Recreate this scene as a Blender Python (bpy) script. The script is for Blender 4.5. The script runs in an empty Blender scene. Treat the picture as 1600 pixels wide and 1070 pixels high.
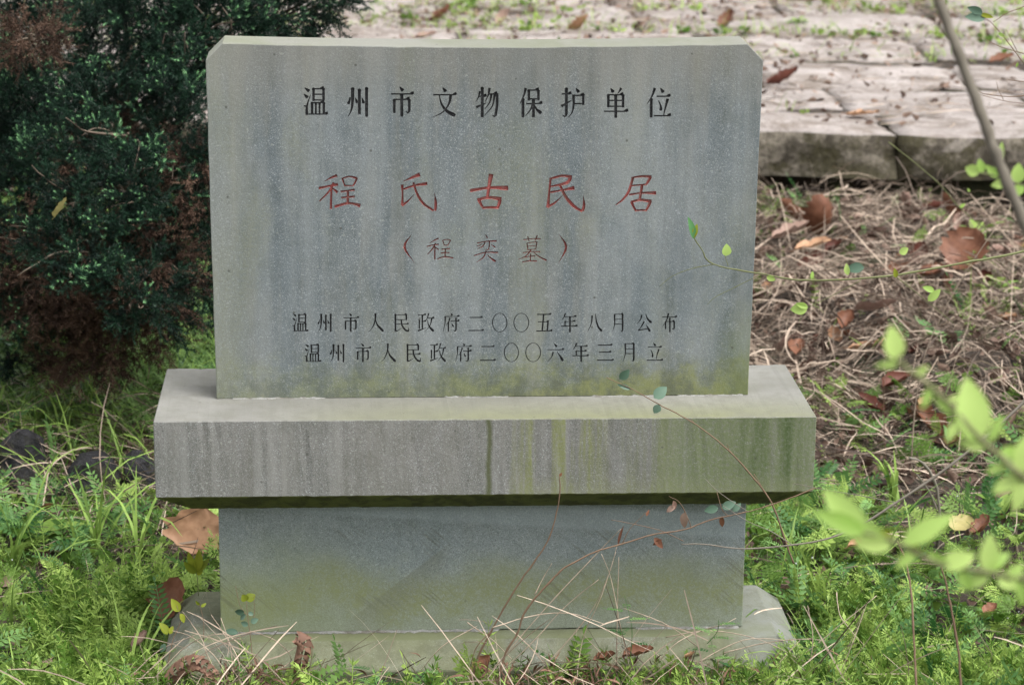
import bpy, bmesh, math, random
import numpy as np
from mathutils import Vector, Matrix

# ------------------------------------------------------------------ camera, world, sun, exposure
S = bpy.context.scene
COL = S.collection
CF, CPT, CYW, CRL = 4095.5, 0.25796, 0.06104, 0.00979      # focal length in photo pixels, pitch, yaw, roll
CPOS = np.array([-0.2372, -4.7328, 1.3566])
_cp, _sp = math.cos(CPT), math.sin(CPT)
CFW = np.array([math.sin(CYW)*_cp, math.cos(CYW)*_cp, -_sp])
_R = np.array([math.cos(CYW), -math.sin(CYW), 0.0])
_U = np.cross(_R, CFW)
CR = math.cos(CRL)*_R + math.sin(CRL)*_U
CU = -math.sin(CRL)*_R + math.cos(CRL)*_U
cam_d = bpy.data.cameras.new('camera')
cam = bpy.data.objects.new('camera', cam_d); COL.objects.link(cam)
m = Matrix.Identity(4)
for i in range(3):
    m[i][0] = CR[i]; m[i][1] = CU[i]; m[i][2] = -CFW[i]; m[i][3] = CPOS[i]
cam.matrix_world = m
cam_d.sensor_width = 36; cam_d.lens = CF/1600*36
cam_d.clip_start = 0.05; cam_d.clip_end = 400
cam_d.dof.use_dof = True; cam_d.dof.focus_distance = 4.86; cam_d.dof.aperture_fstop = 7.5
S.camera = cam

W = bpy.data.worlds.new('World'); S.world = W; W.use_nodes = True
wn = W.node_tree.nodes; wl = W.node_tree.links
bg = wn['Background']
sky = wn.new('ShaderNodeTexSky'); sky.sky_type = 'NISHITA'; sky.sun_disc = False
SUN_EL, SUN_AZ = math.radians(64), math.radians(128)          # azimuth from +Y towards +X
sky.sun_elevation = SUN_EL; sky.sun_rotation = SUN_AZ
sky.air_density = 1.0; sky.dust_density = 5.0; sky.ozone_density = 1.0
hsv = wn.new('ShaderNodeHueSaturation'); hsv.inputs['Saturation'].default_value = 0.14
wl.new(sky.outputs[0], hsv.inputs['Color']); wl.new(hsv.outputs[0], bg.inputs['Color'])
bg.inputs['Strength'].default_value = 0.15
sun_d = bpy.data.lights.new('sun', 'SUN'); sun_d.energy = 1.05; sun_d.angle = math.radians(40); sun_d.color = (1.0, 0.97, 0.93)
sun = bpy.data.objects.new('sun', sun_d); COL.objects.link(sun)
sd = Vector((math.sin(SUN_AZ)*math.cos(SUN_EL), math.cos(SUN_AZ)*math.cos(SUN_EL), math.sin(SUN_EL)))
sun.rotation_euler = sd.to_track_quat('Z', 'Y').to_euler(); sun.location = (3, 4, 9)
S.view_settings.view_transform = 'Standard'; S.view_settings.look = 'None'
S.view_settings.exposure = 1.14; S.view_settings.gamma = 1.0; S.view_settings.use_curve_mapping = False

rng = np.random.default_rng(7); random.seed(7)

# ------------------------------------------------------------------ where a photo pixel lies in the place
def ray(px, py):
    d = CFW*CF + CR*(px-800.0) - CU*(py-535.0)
    return d/np.linalg.norm(d), d/CF
def on_z(px, py, z):
    d, _ = ray(px, py); t = (z-CPOS[2])/d[2]; return CPOS + t*d
def on_y(px, py, y):
    d, _ = ray(px, py); t = (y-CPOS[1])/d[1]; return CPOS + t*d
def on_d(px, py, D):
    _, d = ray(px, py); return CPOS + D*d

# ------------------------------------------------------------------ mesh helpers
def sm(v, a, b): t = np.clip((v-a)/(b-a), 0, 1); return t*t*(3-2*t)
class MB:
    def __init__(s): s.V = []; s.F = []; s.A = []; s.n = 0; s.M = []
    def add(s, V, F, a=0.5, mi=0):
        V = np.asarray(V, np.float32).reshape(-1, 3); F = np.asarray(F, np.int32)
        s.V.append(V); s.F.append(F+s.n); s.M.append(np.full(len(F), mi, np.int32))
        s.A.append(np.broadcast_to(np.asarray(a, np.float32), (len(V),)).copy()); s.n += len(V)
    def mesh(s, name, mats, smooth=False):
        me = bpy.data.meshes.new(name)
        V = np.concatenate(s.V); A = np.concatenate(s.A)
        me.vertices.add(len(V)); me.vertices.foreach_set('co', V.ravel())
        li = np.concatenate([f.ravel() for f in s.F]); tot = np.concatenate([np.full(len(f), f.shape[1], np.int32) for f in s.F])
        st = np.concatenate([[0], np.cumsum(tot)[:-1]]).astype(np.int32)
        me.loops.add(len(li)); me.loops.foreach_set('vertex_index', li.astype(np.int32))
        me.polygons.add(len(tot)); me.polygons.foreach_set('loop_start', st); me.polygons.foreach_set('loop_total', tot)
        me.polygons.foreach_set('material_index', np.concatenate(s.M))
        if smooth: me.polygons.foreach_set('use_smooth', np.ones(len(tot), bool))
        at = me.attributes.new('rnd', 'FLOAT', 'POINT'); at.data.foreach_set('value', A)
        for x in (mats if isinstance(mats, (list, tuple)) else [mats]): me.materials.append(x)
        me.update(calc_edges=True)
        return me
    def build(s, name, mats, parent=None, smooth=False, kind=None):
        return link(name, s.mesh(name, mats, smooth), parent, kind)
def link(name, me, parent=None, kind=None):
    o = bpy.data.objects.new(name, me); COL.objects.link(o)
    if parent is not None:
        o.parent = parent; o.location = -parent.location     # meshes are written in place coordinates
    if kind: o['kind'] = kind
    return o
def tag(o, label=None, cat=None, group=None, kind=None):
    if label: o['label'] = label
    if cat: o['category'] = cat
    if group: o['group'] = group
    if kind: o['kind'] = kind
    return o
def empty(name, loc, label, cat, group=None):
    o = bpy.data.objects.new(name, None); COL.objects.link(o); o.location = Vector(loc); o.empty_display_size = 0.05
    return tag(o, label, cat, group)
def unit(v): return v/np.maximum(np.linalg.norm(v, axis=-1, keepdims=True), 1e-9)

def ribbons(mb, P, w, side, a):
    """P [N,K,3] centre lines, w [N,K] half widths, side [N,3] or [N,K,3], a [N]"""
    N, K, _ = P.shape
    if side.ndim == 2: side = side[:, None, :]
    V = np.stack([P-side*w[..., None], P+side*w[..., None]], 2).reshape(-1, 3)
    i = (np.arange(N)[:, None]*K + np.arange(K-1)[None, :]).ravel()*2
    F = np.stack([i, i+1, i+3, i+2], 1)
    mb.add(V, F, np.repeat(a, K*2))
def instances(mb, tV, tF, tA, pos, R, sc, a):
    N = len(pos); n = len(tV)
    V = np.einsum('nij,vj->nvi', R, tV)*sc[:, None, None] + pos[:, None, :]
    F = (tF[None]+(np.arange(N)*n)[:, None, None]).reshape(-1, tF.shape[1])
    mb.add(V.reshape(-1, 3), F, (tA[None, :]*0+a[:, None] + tA[None, :]).ravel())
def rotz(ang):
    c, s_ = np.cos(ang), np.sin(ang); z = np.zeros_like(c); o = z+1
    return np.stack([np.stack([c, -s_, z], -1), np.stack([s_, c, z], -1), np.stack([z, z, o], -1)], -2)
def rotx(ang):
    c, s_ = np.cos(ang), np.sin(ang); z = np.zeros_like(c); o = z+1
    return np.stack([np.stack([o, z, z], -1), np.stack([z, c, -s_], -1), np.stack([z, s_, c], -1)], -2)
def frame_to(d, roll=None):
    """rotation matrices whose local Y axis points along d"""
    d = unit(d); up = np.where(np.abs(d[:, 2:3]) > 0.95, np.array([[1., 0, 0]]), np.array([[0, 0, 1.]]))
    x = unit(np.cross(d, up)); z = np.cross(x, d)
    if roll is not None:
        c, s_ = np.cos(roll)[:, None], np.sin(roll)[:, None]; x, z = x*c+z*s_, z*c-x*s_
    return np.stack([x, d, z], -1)
def catmull(P, n=6):
    P = np.asarray(P, float); Q = np.vstack([2*P[0]-P[1], P, 2*P[-1]-P[-2]]); out = []
    for i in range(1, len(Q)-2):
        for t in np.linspace(0, 1, n, endpoint=False):
            a, b, c, d = Q[i-1], Q[i], Q[i+1], Q[i+2]
            out.append(0.5*((2*b)+(c-a)*t+(2*a-5*b+4*c-d)*t*t+(3*b-a-3*c+d)*t**3))
    out.append(P[-1]); return np.array(out)
def tube(mb, P, r, sides=6, a=0.5, wob=0.0, seg=6):
    P = np.asarray(P, float)
    rr = np.linspace(r[0], r[1], len(P)) if len(r) == 2 else np.asarray(r, float)
    Q = catmull(np.hstack([P, rr[:, None]]), seg)
    C, rad = Q[:, :3], np.maximum(Q[:, 3], 1e-4)
    if wob: C = C + rng.normal(0, wob, C.shape); rad = rad*rng.uniform(0.85, 1.2, len(rad))
    T = unit(np.gradient(C, axis=0)); up = np.array([0.13, 0.31, 0.94])
    X = unit(np.cross(T, up)); Y = np.cross(T, X)
    an = np.arange(sides)*2*np.pi/sides
    V = C[:, None, :] + rad[:, None, None]*(np.cos(an)[None, :, None]*X[:, None, :]+np.sin(an)[None, :, None]*Y[:, None, :])
    K = len(C); i, j = np.meshgrid(np.arange(K-1), np.arange(sides), indexing='ij'); j2 = (j+1) % sides
    F = np.stack([i*sides+j, i*sides+j2, (i+1)*sides+j2, (i+1)*sides+j], -1).reshape(-1, 4)
    mb.add(V.reshape(-1, 3), F, a)
    for e, fl in ((0, 1), (K-1, 0)):
        idx = np.arange(sides)+e*sides; tri = np.stack([np.full(sides-2, idx[0]), idx[1:-1], idx[2:]], 1) if not fl else np.stack([np.full(sides-2, idx[0]), idx[2:], idx[1:-1]], 1)
        s_ = mb.n - K*sides; mb.F.append((tri+s_).astype(np.int32)); mb.M.append(np.zeros(len(tri), np.int32))
    return C
def fbm(x, y, seed=0):
    r = np.random.default_rng(seed); out = 0; 
    for k in range(18):
        f = 1.3*1.32**k; an, ph = r.uniform(0, 6.28, 2); out = out + np.sin((x*math.cos(an)+y*math.sin(an))*f+ph)/f
    return out

# ------------------------------------------------------------------ material helpers
def mat(name):
    m_ = bpy.data.materials.new(name); m_.use_nodes = True; nt = m_.node_tree
    return m_, nt, nt.nodes['Principled BSDF']
class NG:
    def __init__(s, nt): s.nt = nt; s.co = s.n('ShaderNodeTexCoord').outputs['Object']
    def n(s, t, **k):
        nd = s.nt.nodes.new(t)
        for a, b in k.items(): setattr(nd, a, b)
        return nd
    def set(s, sock, v):
        if hasattr(v, 'is_output') or isinstance(v, bpy.types.NodeSocket): s.nt.links.new(v, sock)
        else:
            if isinstance(v, (tuple, list)) and len(v) == 3 and sock.type == 'RGBA': v = (*v, 1)
            sock.default_value = v
    def math(s, op, a, b=0.0, clamp=False):
        nd = s.n('ShaderNodeMath', operation=op, use_clamp=clamp); s.set(nd.inputs[0], a); s.set(nd.inputs[1], b); return nd.outputs[0]
    def scaled(s, sc, off=(0, 0, 0), rot=(0, 0, 0)):
        nd = s.n('ShaderNodeMapping'); s.set(nd.inputs[0], s.co); nd.inputs['Scale'].default_value = sc; nd.inputs['Location'].default_value = off; nd.inputs['Rotation'].default_value = rot; return nd.outputs[0]
    def noise(s, scale, det=3, vec=None, rough=0.55, dist=0.0):
        nd = s.n('ShaderNodeTexNoise'); s.set(nd.inputs['Vector'], vec if vec is not None else s.co)
        nd.inputs['Scale'].default_value = scale; nd.inputs['Detail'].default_value = det; nd.inputs['Roughness'].default_value = rough; nd.inputs['Distortion'].default_value = dist
        return nd.outputs[0]
    def ramp(s, v, a, b, c0=0.0, c1=1.0):
        nd = s.n('ShaderNodeMapRange', interpolation_type='SMOOTHSTEP'); s.set(nd.inputs[0], v)
        for i, q in enumerate((a, b, c0, c1)): nd.inputs[i+1].default_value = q
        return nd.outputs[0]
    def mix(s, f, a, b, mode='MIX'):
        nd = s.n('ShaderNodeMix', data_type='RGBA', blend_type=mode); s.set(nd.inputs[0], f); s.set(nd.inputs[6], a); s.set(nd.inputs[7], b); return nd.outputs[2]
    def xyz(s, v=None):
        nd = s.n('ShaderNodeSeparateXYZ'); s.set(nd.inputs[0], v if v is not None else s.co); return nd.outputs
    def bump(s, h, strength, dist=0.002, prev=None):
        nd = s.n('ShaderNodeBump'); nd.inputs['Strength'].default_value = strength; nd.inputs['Distance'].default_value = dist
        s.set(nd.inputs['Height'], h)
        if prev is not None: s.set(nd.inputs['Normal'], prev)
        return nd.outputs[0]
    def normal(s): return s.xyz(s.n('ShaderNodeNewGeometry').outputs['True Normal'])
    def win(s, v, a, b, soft):       # 1 between a and b
        return s.math('MULTIPLY', s.ramp(v, a-soft, a+soft), s.ramp(v, b-soft, b+soft, 1.0, 0.0))

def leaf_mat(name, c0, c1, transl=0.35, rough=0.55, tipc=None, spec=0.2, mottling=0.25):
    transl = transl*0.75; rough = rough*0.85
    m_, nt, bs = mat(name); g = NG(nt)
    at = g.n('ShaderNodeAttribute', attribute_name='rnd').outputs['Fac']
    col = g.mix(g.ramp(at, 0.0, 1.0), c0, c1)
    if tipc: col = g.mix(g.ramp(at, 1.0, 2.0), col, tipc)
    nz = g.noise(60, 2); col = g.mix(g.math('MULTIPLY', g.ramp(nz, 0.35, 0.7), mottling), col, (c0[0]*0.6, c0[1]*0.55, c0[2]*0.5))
    g.set(bs.inputs['Base Color'], col); bs.inputs['Roughness'].default_value = rough; bs.inputs['Specular IOR Level'].default_value = spec
    if transl:
        tr = g.n('ShaderNodeBsdfTranslucent'); g.set(tr.inputs['Color'], col)
        ms = g.n('ShaderNodeMixShader'); ms.inputs[0].default_value = transl
        nt.links.new(bs.outputs[0], ms.inputs[1]); nt.links.new(tr.outputs[0], ms.inputs[2])
        nt.links.new(ms.outputs[0], nt.nodes['Material Output'].inputs[0])
    return m_

def granite(name, dark, light, tint, moss=(0.13, 0.17, 0.045), warm=(0.30, 0.29, 0.25), extra=None, streak=0.5):
    m_, nt, bs = mat(name); g = NG(nt)
    fine = g.noise(620, 2, rough=0.75)
    med = g.noise(170, 4, rough=0.7)
    col = g.mix(g.ramp(fine, 0.30, 0.70), dark, light)
    vo = g.n('ShaderNodeTexVoronoi'); g.set(vo.inputs['Vector'], g.co); vo.inputs['Scale'].default_value = 620
    sp = g.xyz(vo.outputs['Color'])
    col = g.mix(g.math('MULTIPLY', g.ramp(sp[0], 0.84, 0.97), 0.42), col, (0.52, 0.55, 0.56))
    col = g.mix(g.math('MULTIPLY', g.ramp(sp[1], 0.84, 0.98), 0.40), col, (0.05, 0.06, 0.065))
    col = g.mix(g.math('MULTIPLY', g.ramp(med, 0.4, 0.65), 0.35), col, dark)
    st = g.noise(1.0, 5, g.scaled((17, 17, 1.6)), 0.65, 0.3)
    st2 = g.noise(1.0, 4, g.scaled((38, 38, 2.2), (3, 1, 2)), 0.6, 0.2)
    big = g.noise(3.2, 4, g.scaled((1, 1, 0.7), (5, 2, 1)), 0.6, 0.6)
    col = g.mix(g.math('MULTIPLY', g.ramp(st, 0.46, 0.68), streak), col, warm)
    col = g.mix(g.math('MULTIPLY', g.ramp(st2, 0.52, 0.72), streak*0.7), col, (warm[0]*1.15, warm[1]*1.18, warm[2]*1.25))
    col = g.mix(g.math('MULTIPLY', g.ramp(big, 0.42, 0.66), 0.55), col, g.mix(0.85, col, tint, 'MULTIPLY'))
    mot = g.noise(24, 7, rough=0.72); col = g.mix(g.math('MULTIPLY', g.ramp(mot, 0.42, 0.62), 0.32), col, g.mix(1.0, col, (0.62, 0.64, 0.58), 'MULTIPLY'))
    fs = g.noise(1.0, 5, g.scaled((85, 85, 3.5), (1, 6, 2)), 0.7, 0.15); col = g.mix(g.math('MULTIPLY', g.ramp(fs, 0.48, 0.66), g.math('MULTIPLY', g.ramp(mot, 0.38, 0.6), streak)), col, g.mix(1.0, col, (0.66, 0.66, 0.60), 'MULTIPLY'))
    v2 = g.n('ShaderNodeTexVoronoi'); g.set(v2.inputs['Vector'], g.co); v2.inputs['Scale'].default_value = 75; lk = g.math('MULTIPLY', g.ramp(g.math('ADD', v2.outputs['Distance'], g.math('MULTIPLY', med, 0.4)), 0.30, 0.42, 1.0, 0.0), g.ramp(g.xyz(v2.outputs['Color'])[1], 0.80, 0.9)); col = g.mix(g.math('MULTIPLY', lk, 0.35), col, (0.36, 0.38, 0.34))
    env = dict(g=g, mot=mot, fs=fs, fine=fine, med=med, st=st, st2=st2, big=big, moss=moss)
    if extra: col = extra(col, env)
    g.set(bs.inputs['Base Color'], col)
    bs.inputs['Roughness'].default_value = 0.85; bs.inputs['Specular IOR Level'].default_value = 0.25
    g.set(bs.inputs['Normal'], g.bump(fine, 0.5, 0.0012, g.bump(med, 0.35, 0.0025)))
    return m_
def spots(col, e, amt=1.0):            # small dark pits and lichen dots
    g = e['g']; vo = g.n('ShaderNodeTexVoronoi'); g.set(vo.inputs['Vector'], g.co); vo.inputs['Scale'].default_value = 34
    d = g.ramp(vo.outputs['Distance'], 0.05, 0.11, 1.0, 0.0); k = g.ramp(g.xyz(vo.outputs['Color'])[0], 0.72, 0.8)
    return g.mix(g.math('MULTIPLY', g.math('MULTIPLY', d, k), amt*0.7), col, (0.06, 0.06, 0.05))

def ex_slab(col, e):
    g = e['g']; x, y, z = g.xyz()
    # pale lime runs between the bluish unweathered fields
    runs = g.noise(1.0, 4, g.scaled((11, 11, 1.1), (0.4, 2, 7)), 0.6, 0.25)
    col = g.mix(g.math('MULTIPLY', g.math('MULTIPLY', g.ramp(runs, 0.42, 0.68), g.ramp(e['med'], 0.3, 0.62, 0.5, 1.0)), 0.55), col, (0.30, 0.32, 0.315))
    blue = g.noise(1.0, 3, g.scaled((5, 5, 3), (2.2, 0, 3)), 0.6, 0.8)
    col = g.mix(g.math('MULTIPLY', g.ramp(blue, 0.42, 0.66), 0.6), col, g.mix(1.0, col, (0.66, 0.72, 0.76), 'MULTIPLY'))
    # brown-grey weather band below the top edge
    top = g.math('ADD', z, g.math('MULTIPLY', e['st2'], 0.18))
    col = g.mix(g.math('MULTIPLY', g.ramp(top, 0.58, 0.76), 0.5), col, (0.215, 0.205, 0.17))
    # left border paler, olive
    ed = g.math('ADD', x, g.math('MULTIPLY', e['big'], 0.10))
    col = g.mix(g.math('MULTIPLY', g.ramp(ed, -0.47, -0.33, 1.0, 0.0), 0.35), col, (0.33, 0.34, 0.29))
    ol = g.noise(1.0, 4, g.scaled((7, 7, 2.0), (8, 0, 1)), 0.6, 0.5)
    col = g.mix(g.math('MULTIPLY', g.math('MULTIPLY', g.ramp(ol, 0.48, 0.72), g.ramp(e['med'], 0.35, 0.62, 0.35, 1.0)), 0.42), col, (0.20, 0.21, 0.13))
    # moss creeping up from the joint with the plinth
    mz = g.math('ADD', z, g.math('MULTIPLY', g.math('SUBTRACT', g.noise(20, 8, rough=0.8), 0.5), 0.24))
    mm = g.math('MULTIPLY', g.ramp(mz, 0.0, 0.10, 1.0, 0.0), g.ramp(x, -0.5, 0.3, 0.55, 1.0))
    col = g.mix(g.math('MULTIPLY', mm, 0.78), col, g.mix(g.ramp(e['mot'], 0.4, 0.6), (0.17, 0.185, 0.05), (0.09, 0.10, 0.045)))
    mr = g.math('MULTIPLY', g.ramp(x, 0.40, 0.52), g.ramp(mz, 0.02, 0.22, 1.0, 0.0))
    col = g.mix(g.math('MULTIPLY', mr, 0.6), col, (0.14, 0.17, 0.06))
    tr = g.normal()[2]
    col = g.mix(g.math('MULTIPLY', g.ramp(tr, 0.5, 0.9), 0.75), col, g.mix(g.ramp(e['big'], 0.4, 0.6), (0.20, 0.20, 0.17), (0.16, 0.17, 0.115)))
    return spots(col, e)
def ex_plinth(col, e):
    g = e['g']; x, y, z = g.xyz(); n = g.normal()[2]
    side = g.ramp(n, 0.3, 0.7, 1.0, 0.0)
    xs = g.math('ADD', x, g.math('MULTIPLY', g.math('SUBTRACT', e['st2'], 0.5), 0.10))
    def dye(col, a, b, soft, c, amt, fld):
        k = g.math('MULTIPLY', g.win(xs, a, b, soft), fld)
        return g.mix(g.math('MULTIPLY', g.math('MULTIPLY', g.math('MULTIPLY', k, g.ramp(e['med'], 0.32, 0.6, 0.5, 1.0)), side), amt), col, c)
    streaky = g.ramp(e['st'], 0.36, 0.6); streaky2 = g.ramp(e['st2'], 0.38, 0.6)
    tall = g.noise(1.0, 3, g.scaled((60, 60, 4)), 0.6)
    col = g.mix(g.math('MULTIPLY', g.math('MULTIPLY', g.ramp(tall, 0.5, 0.66), side), 0.2), col, (0.145, 0.14, 0.12))
    pale = g.noise(1.0, 3, g.scaled((30, 30, 1.5), (4, 4, 4)), 0.6)
    col = g.mix(g.math('MULTIPLY', g.math('MULTIPLY', g.ramp(pale, 0.54, 0.68), side), 0.35), col, (0.28, 0.28, 0.265))
    col = dye(col, 0.07, 0.22, 0.03, (0.17, 0.19, 0.055), 0.75, g.ramp(e['st2'], 0.42, 0.6))
    col = dye(col, 0.27, 0.36, 0.015, (0.17, 0.19, 0.085), 0.6, streaky2)
    col = dye(col, 0.33, 0.70, 0.06, (0.125, 0.155, 0.068), 0.85, g.ramp(e['st'], 0.12, 0.42))
    col = dye(col, 0.47, 0.57, 0.02, (0.055, 0.085, 0.028), 0.9, streaky)
    col = dye(col, 0.06, 0.62, 0.02, (0.20, 0.215, 0.12), 0.45, g.ramp(z, -0.15, -0.10, 1.0, 0.0))
    drip = g.math('MULTIPLY', g.win(g.math('ADD', x, g.math('MULTIPLY', g.noise(22, 2), 0.012)), 0.004, 0.013, 0.004), side)
    col = g.mix(g.math('MULTIPLY', drip, 0.85), col, (0.075, 0.085, 0.035))
    # pale weathered top with an olive tide mark in front of the slab
    topc = g.mix(g.ramp(e['big'], 0.35, 0.65), (0.168, 0.166, 0.150), (0.228, 0.225, 0.206))
    oy = g.math('MULTIPLY', g.win(x, -0.28, 0.66, 0.16), g.ramp(g.math('ADD', y, g.math('MULTIPLY', e['big'], 0.08)), -0.12, 0.06, 1.0, 0.0))
    topc = g.mix(g.math('MULTIPLY', oy, g.ramp(e['big'], 0.3, 0.6, 0.4, 0.95)), topc, (0.175, 0.185, 0.09))
    topc = g.mix(g.math('MULTIPLY', g.ramp(e['mot'], 0.45, 0.6), 0.35), topc, (0.13, 0.13, 0.10))
    topc = g.mix(g.math('MULTIPLY', g.ramp(e['fine'], 0.35, 0.65), 0.25), topc, (0.19, 0.19, 0.17))
    col = g.mix(g.ramp(n, 0.5, 0.9), col, topc)
    # algae film on the sloping underside
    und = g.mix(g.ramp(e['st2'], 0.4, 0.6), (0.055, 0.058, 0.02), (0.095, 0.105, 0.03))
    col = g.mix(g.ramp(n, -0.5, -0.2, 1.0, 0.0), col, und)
    return spots(col, e, 0.8)
def ex_ped(col, e):
    g = e['g']; x, y, z = g.xyz()
    nz = g.noise(4, 4, rough=0.6); zz = g.math('ADD', g.math('ADD', z, g.math('MULTIPLY', g.math('SUBTRACT', nz, 0.5), 0.16)), g.math('MULTIPLY', g.math('SUBTRACT', e['mot'], 0.5), 0.10))
    band = g.win(zz, -0.405, -0.335, 0.035)
    col = g.mix(g.math('MULTIPLY', g.math('MULTIPLY', band, g.ramp(g.math('ADD', g.math('MULTIPLY', e['med'], 0.5), g.math('MULTIPLY', e['mot'], 0.5)), 0.40, 0.60, 0.3, 1.0)), 0.85), col, (0.19, 0.21, 0.095))
    low = g.ramp(zz, -0.40, -0.28, 1.0, 0.0)
    col = g.mix(g.math('MULTIPLY', low, 0.5), col, (0.18, 0.20, 0.10))
    lf = g.math('MULTIPLY', g.ramp(x, -0.5, -0.15, 1.0, 0.0), g.ramp(zz, -0.34, -0.23, 1.0, 0.0))
    col = g.mix(g.math('MULTIPLY', lf, 0.5), col, (0.20, 0.235, 0.10))
    # saw kerfs left on the face, in two slanting fields
    kv = g.scaled((1, 1, 1), rot=(0, -0.72, 0)); kx, ky, kz = g.xyz(kv); mp = g.n('ShaderNodeMapping'); g.set(mp.inputs[0], kv); mp.inputs['Scale'].default_value = (5, 5, 150)
    lines = g.noise(1.0, 3, mp.outputs[0], 0.6)
    fld = g.math('MULTIPLY', g.win(z, -0.40, -0.25, 0.02), g.ramp(g.noise(7, 3), 0.48, 0.60))
    col = g.mix(g.math('MULTIPLY', g.math('MULTIPLY', g.ramp(lines, 0.5, 0.6), fld), 0.5), col, (0.10, 0.10, 0.07))
    edge = g.win(g.math('ADD', kz, g.math('MULTIPLY', nz, 0.01)), -0.335, -0.329, 0.002)
    kw = g.xyz(g.scaled((1, 1, 1), rot=(0, 0.67, 0)))[2]
    diag = g.math('MULTIPLY', g.math('MULTIPLY', g.ramp(kw, -0.177, -0.173, 1.0, 0.0), g.ramp(kw, -0.24, -0.18)), g.win(x, -0.25, -0.07, 0.02))
    col = g.mix(g.math('MULTIPLY', diag, 0.35), col, (0.13, 0.135, 0.085))
    arc = g.math('ADD', z, g.math('MULTIPLY', x, 0.07))
    col = g.mix(g.math('MULTIPLY', g.win(arc, -0.236, -0.19, 0.006), 0.28), col, (0.40, 0.46, 0.49))
    return spots(col, e, 0.5)
def ex_base(col, e):
    g = e['g']; x, y, z = g.xyz()
    col = g.mix(g.math('MULTIPLY', g.ramp(e['big'], 0.30, 0.55), 0.75), col, (0.145, 0.155, 0.08)); col = g.mix(g.math('MULTIPLY', g.ramp(e['mot'], 0.44, 0.6), 0.4), col, (0.09, 0.095, 0.06))
    col = g.mix(g.math('MULTIPLY', g.ramp(g.math('ADD', z, g.math('MULTIPLY', e['st2'], 0.03)), -0.50, -0.478, 1.0, 0.0), 0.75), col, (0.085, 0.09, 0.06))
    n = g.normal()[2]; col = g.mix(g.math('MULTIPLY', g.math('MULTIPLY', g.ramp(n, 0.9, 0.97), g.ramp(y, -0.09, 0.05, 1.0, 0.0)), 0.6), col, (0.16, 0.18, 0.09))
    rt = g.ramp(x, 0.44, 0.52); col = g.mix(g.math('MULTIPLY', g.math('MULTIPLY', rt, g.ramp(e['mot'], 0.35, 0.6, 1.0, 0.5)), 0.7), col, (0.19, 0.20, 0.195))
    return spots(col, e)

M = {}
M['slab'] = granite('slab_granite', (0.094, 0.114, 0.122), (0.228, 0.254, 0.262), (0.76, 0.79, 0.81), warm=(0.235, 0.235, 0.21), extra=ex_slab, streak=0.42)
M['plinth'] = granite('plinth_granite', (0.135, 0.134, 0.124), (0.265, 0.263, 0.25), (0.84, 0.87, 0.88), warm=(0.205, 0.20, 0.178), extra=ex_plinth, streak=0.32)
M['ped'] = granite('pedestal_granite', (0.155, 0.185, 0.19), (0.35, 0.385, 0.385), (0.8, 0.85, 0.88), warm=(0.23, 0.245, 0.22), extra=ex_ped, streak=0.15)
M['base'] = granite('base_granite', (0.13, 0.135, 0.12), (0.25, 0.255, 0.225), (0.85, 0.88, 0.85), warm=(0.22, 0.225, 0.17), extra=ex_base, streak=0.4)

def paint(name, c0, c1, c2):
    m_, nt, bs = mat(name); g = NG(nt)
    col = g.mix(g.ramp(g.noise(45, 4, rough=0.7), 0.42, 0.66), c0, c1)
    col = g.mix(g.math('MULTIPLY', g.ramp(g.noise(260, 2), 0.52, 0.66), 0.5), col, c2)
    g.set(bs.inputs['Base Color'], col); bs.inputs['Roughness'].default_value = 0.7
    g.set(bs.inputs['Normal'], g.bump(g.noise(500, 2), 0.4, 0.001)); return m_
M['red'] = paint('worn_red_paint', (0.42, 0.11, 0.10), (0.32, 0.13, 0.11), (0.36, 0.25, 0.22))
M['redwall_shade'] = paint('red_paint_groove_shade', (0.29, 0.06, 0.05), (0.23, 0.085, 0.065), (0.36, 0.25, 0.22))  # darker red on the groove walls: carving shade put into the paint colour
M['black'] = paint('worn_black_paint', (0.018, 0.019, 0.021), (0.035, 0.036, 0.036), (0.10, 0.105, 0.105))

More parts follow.
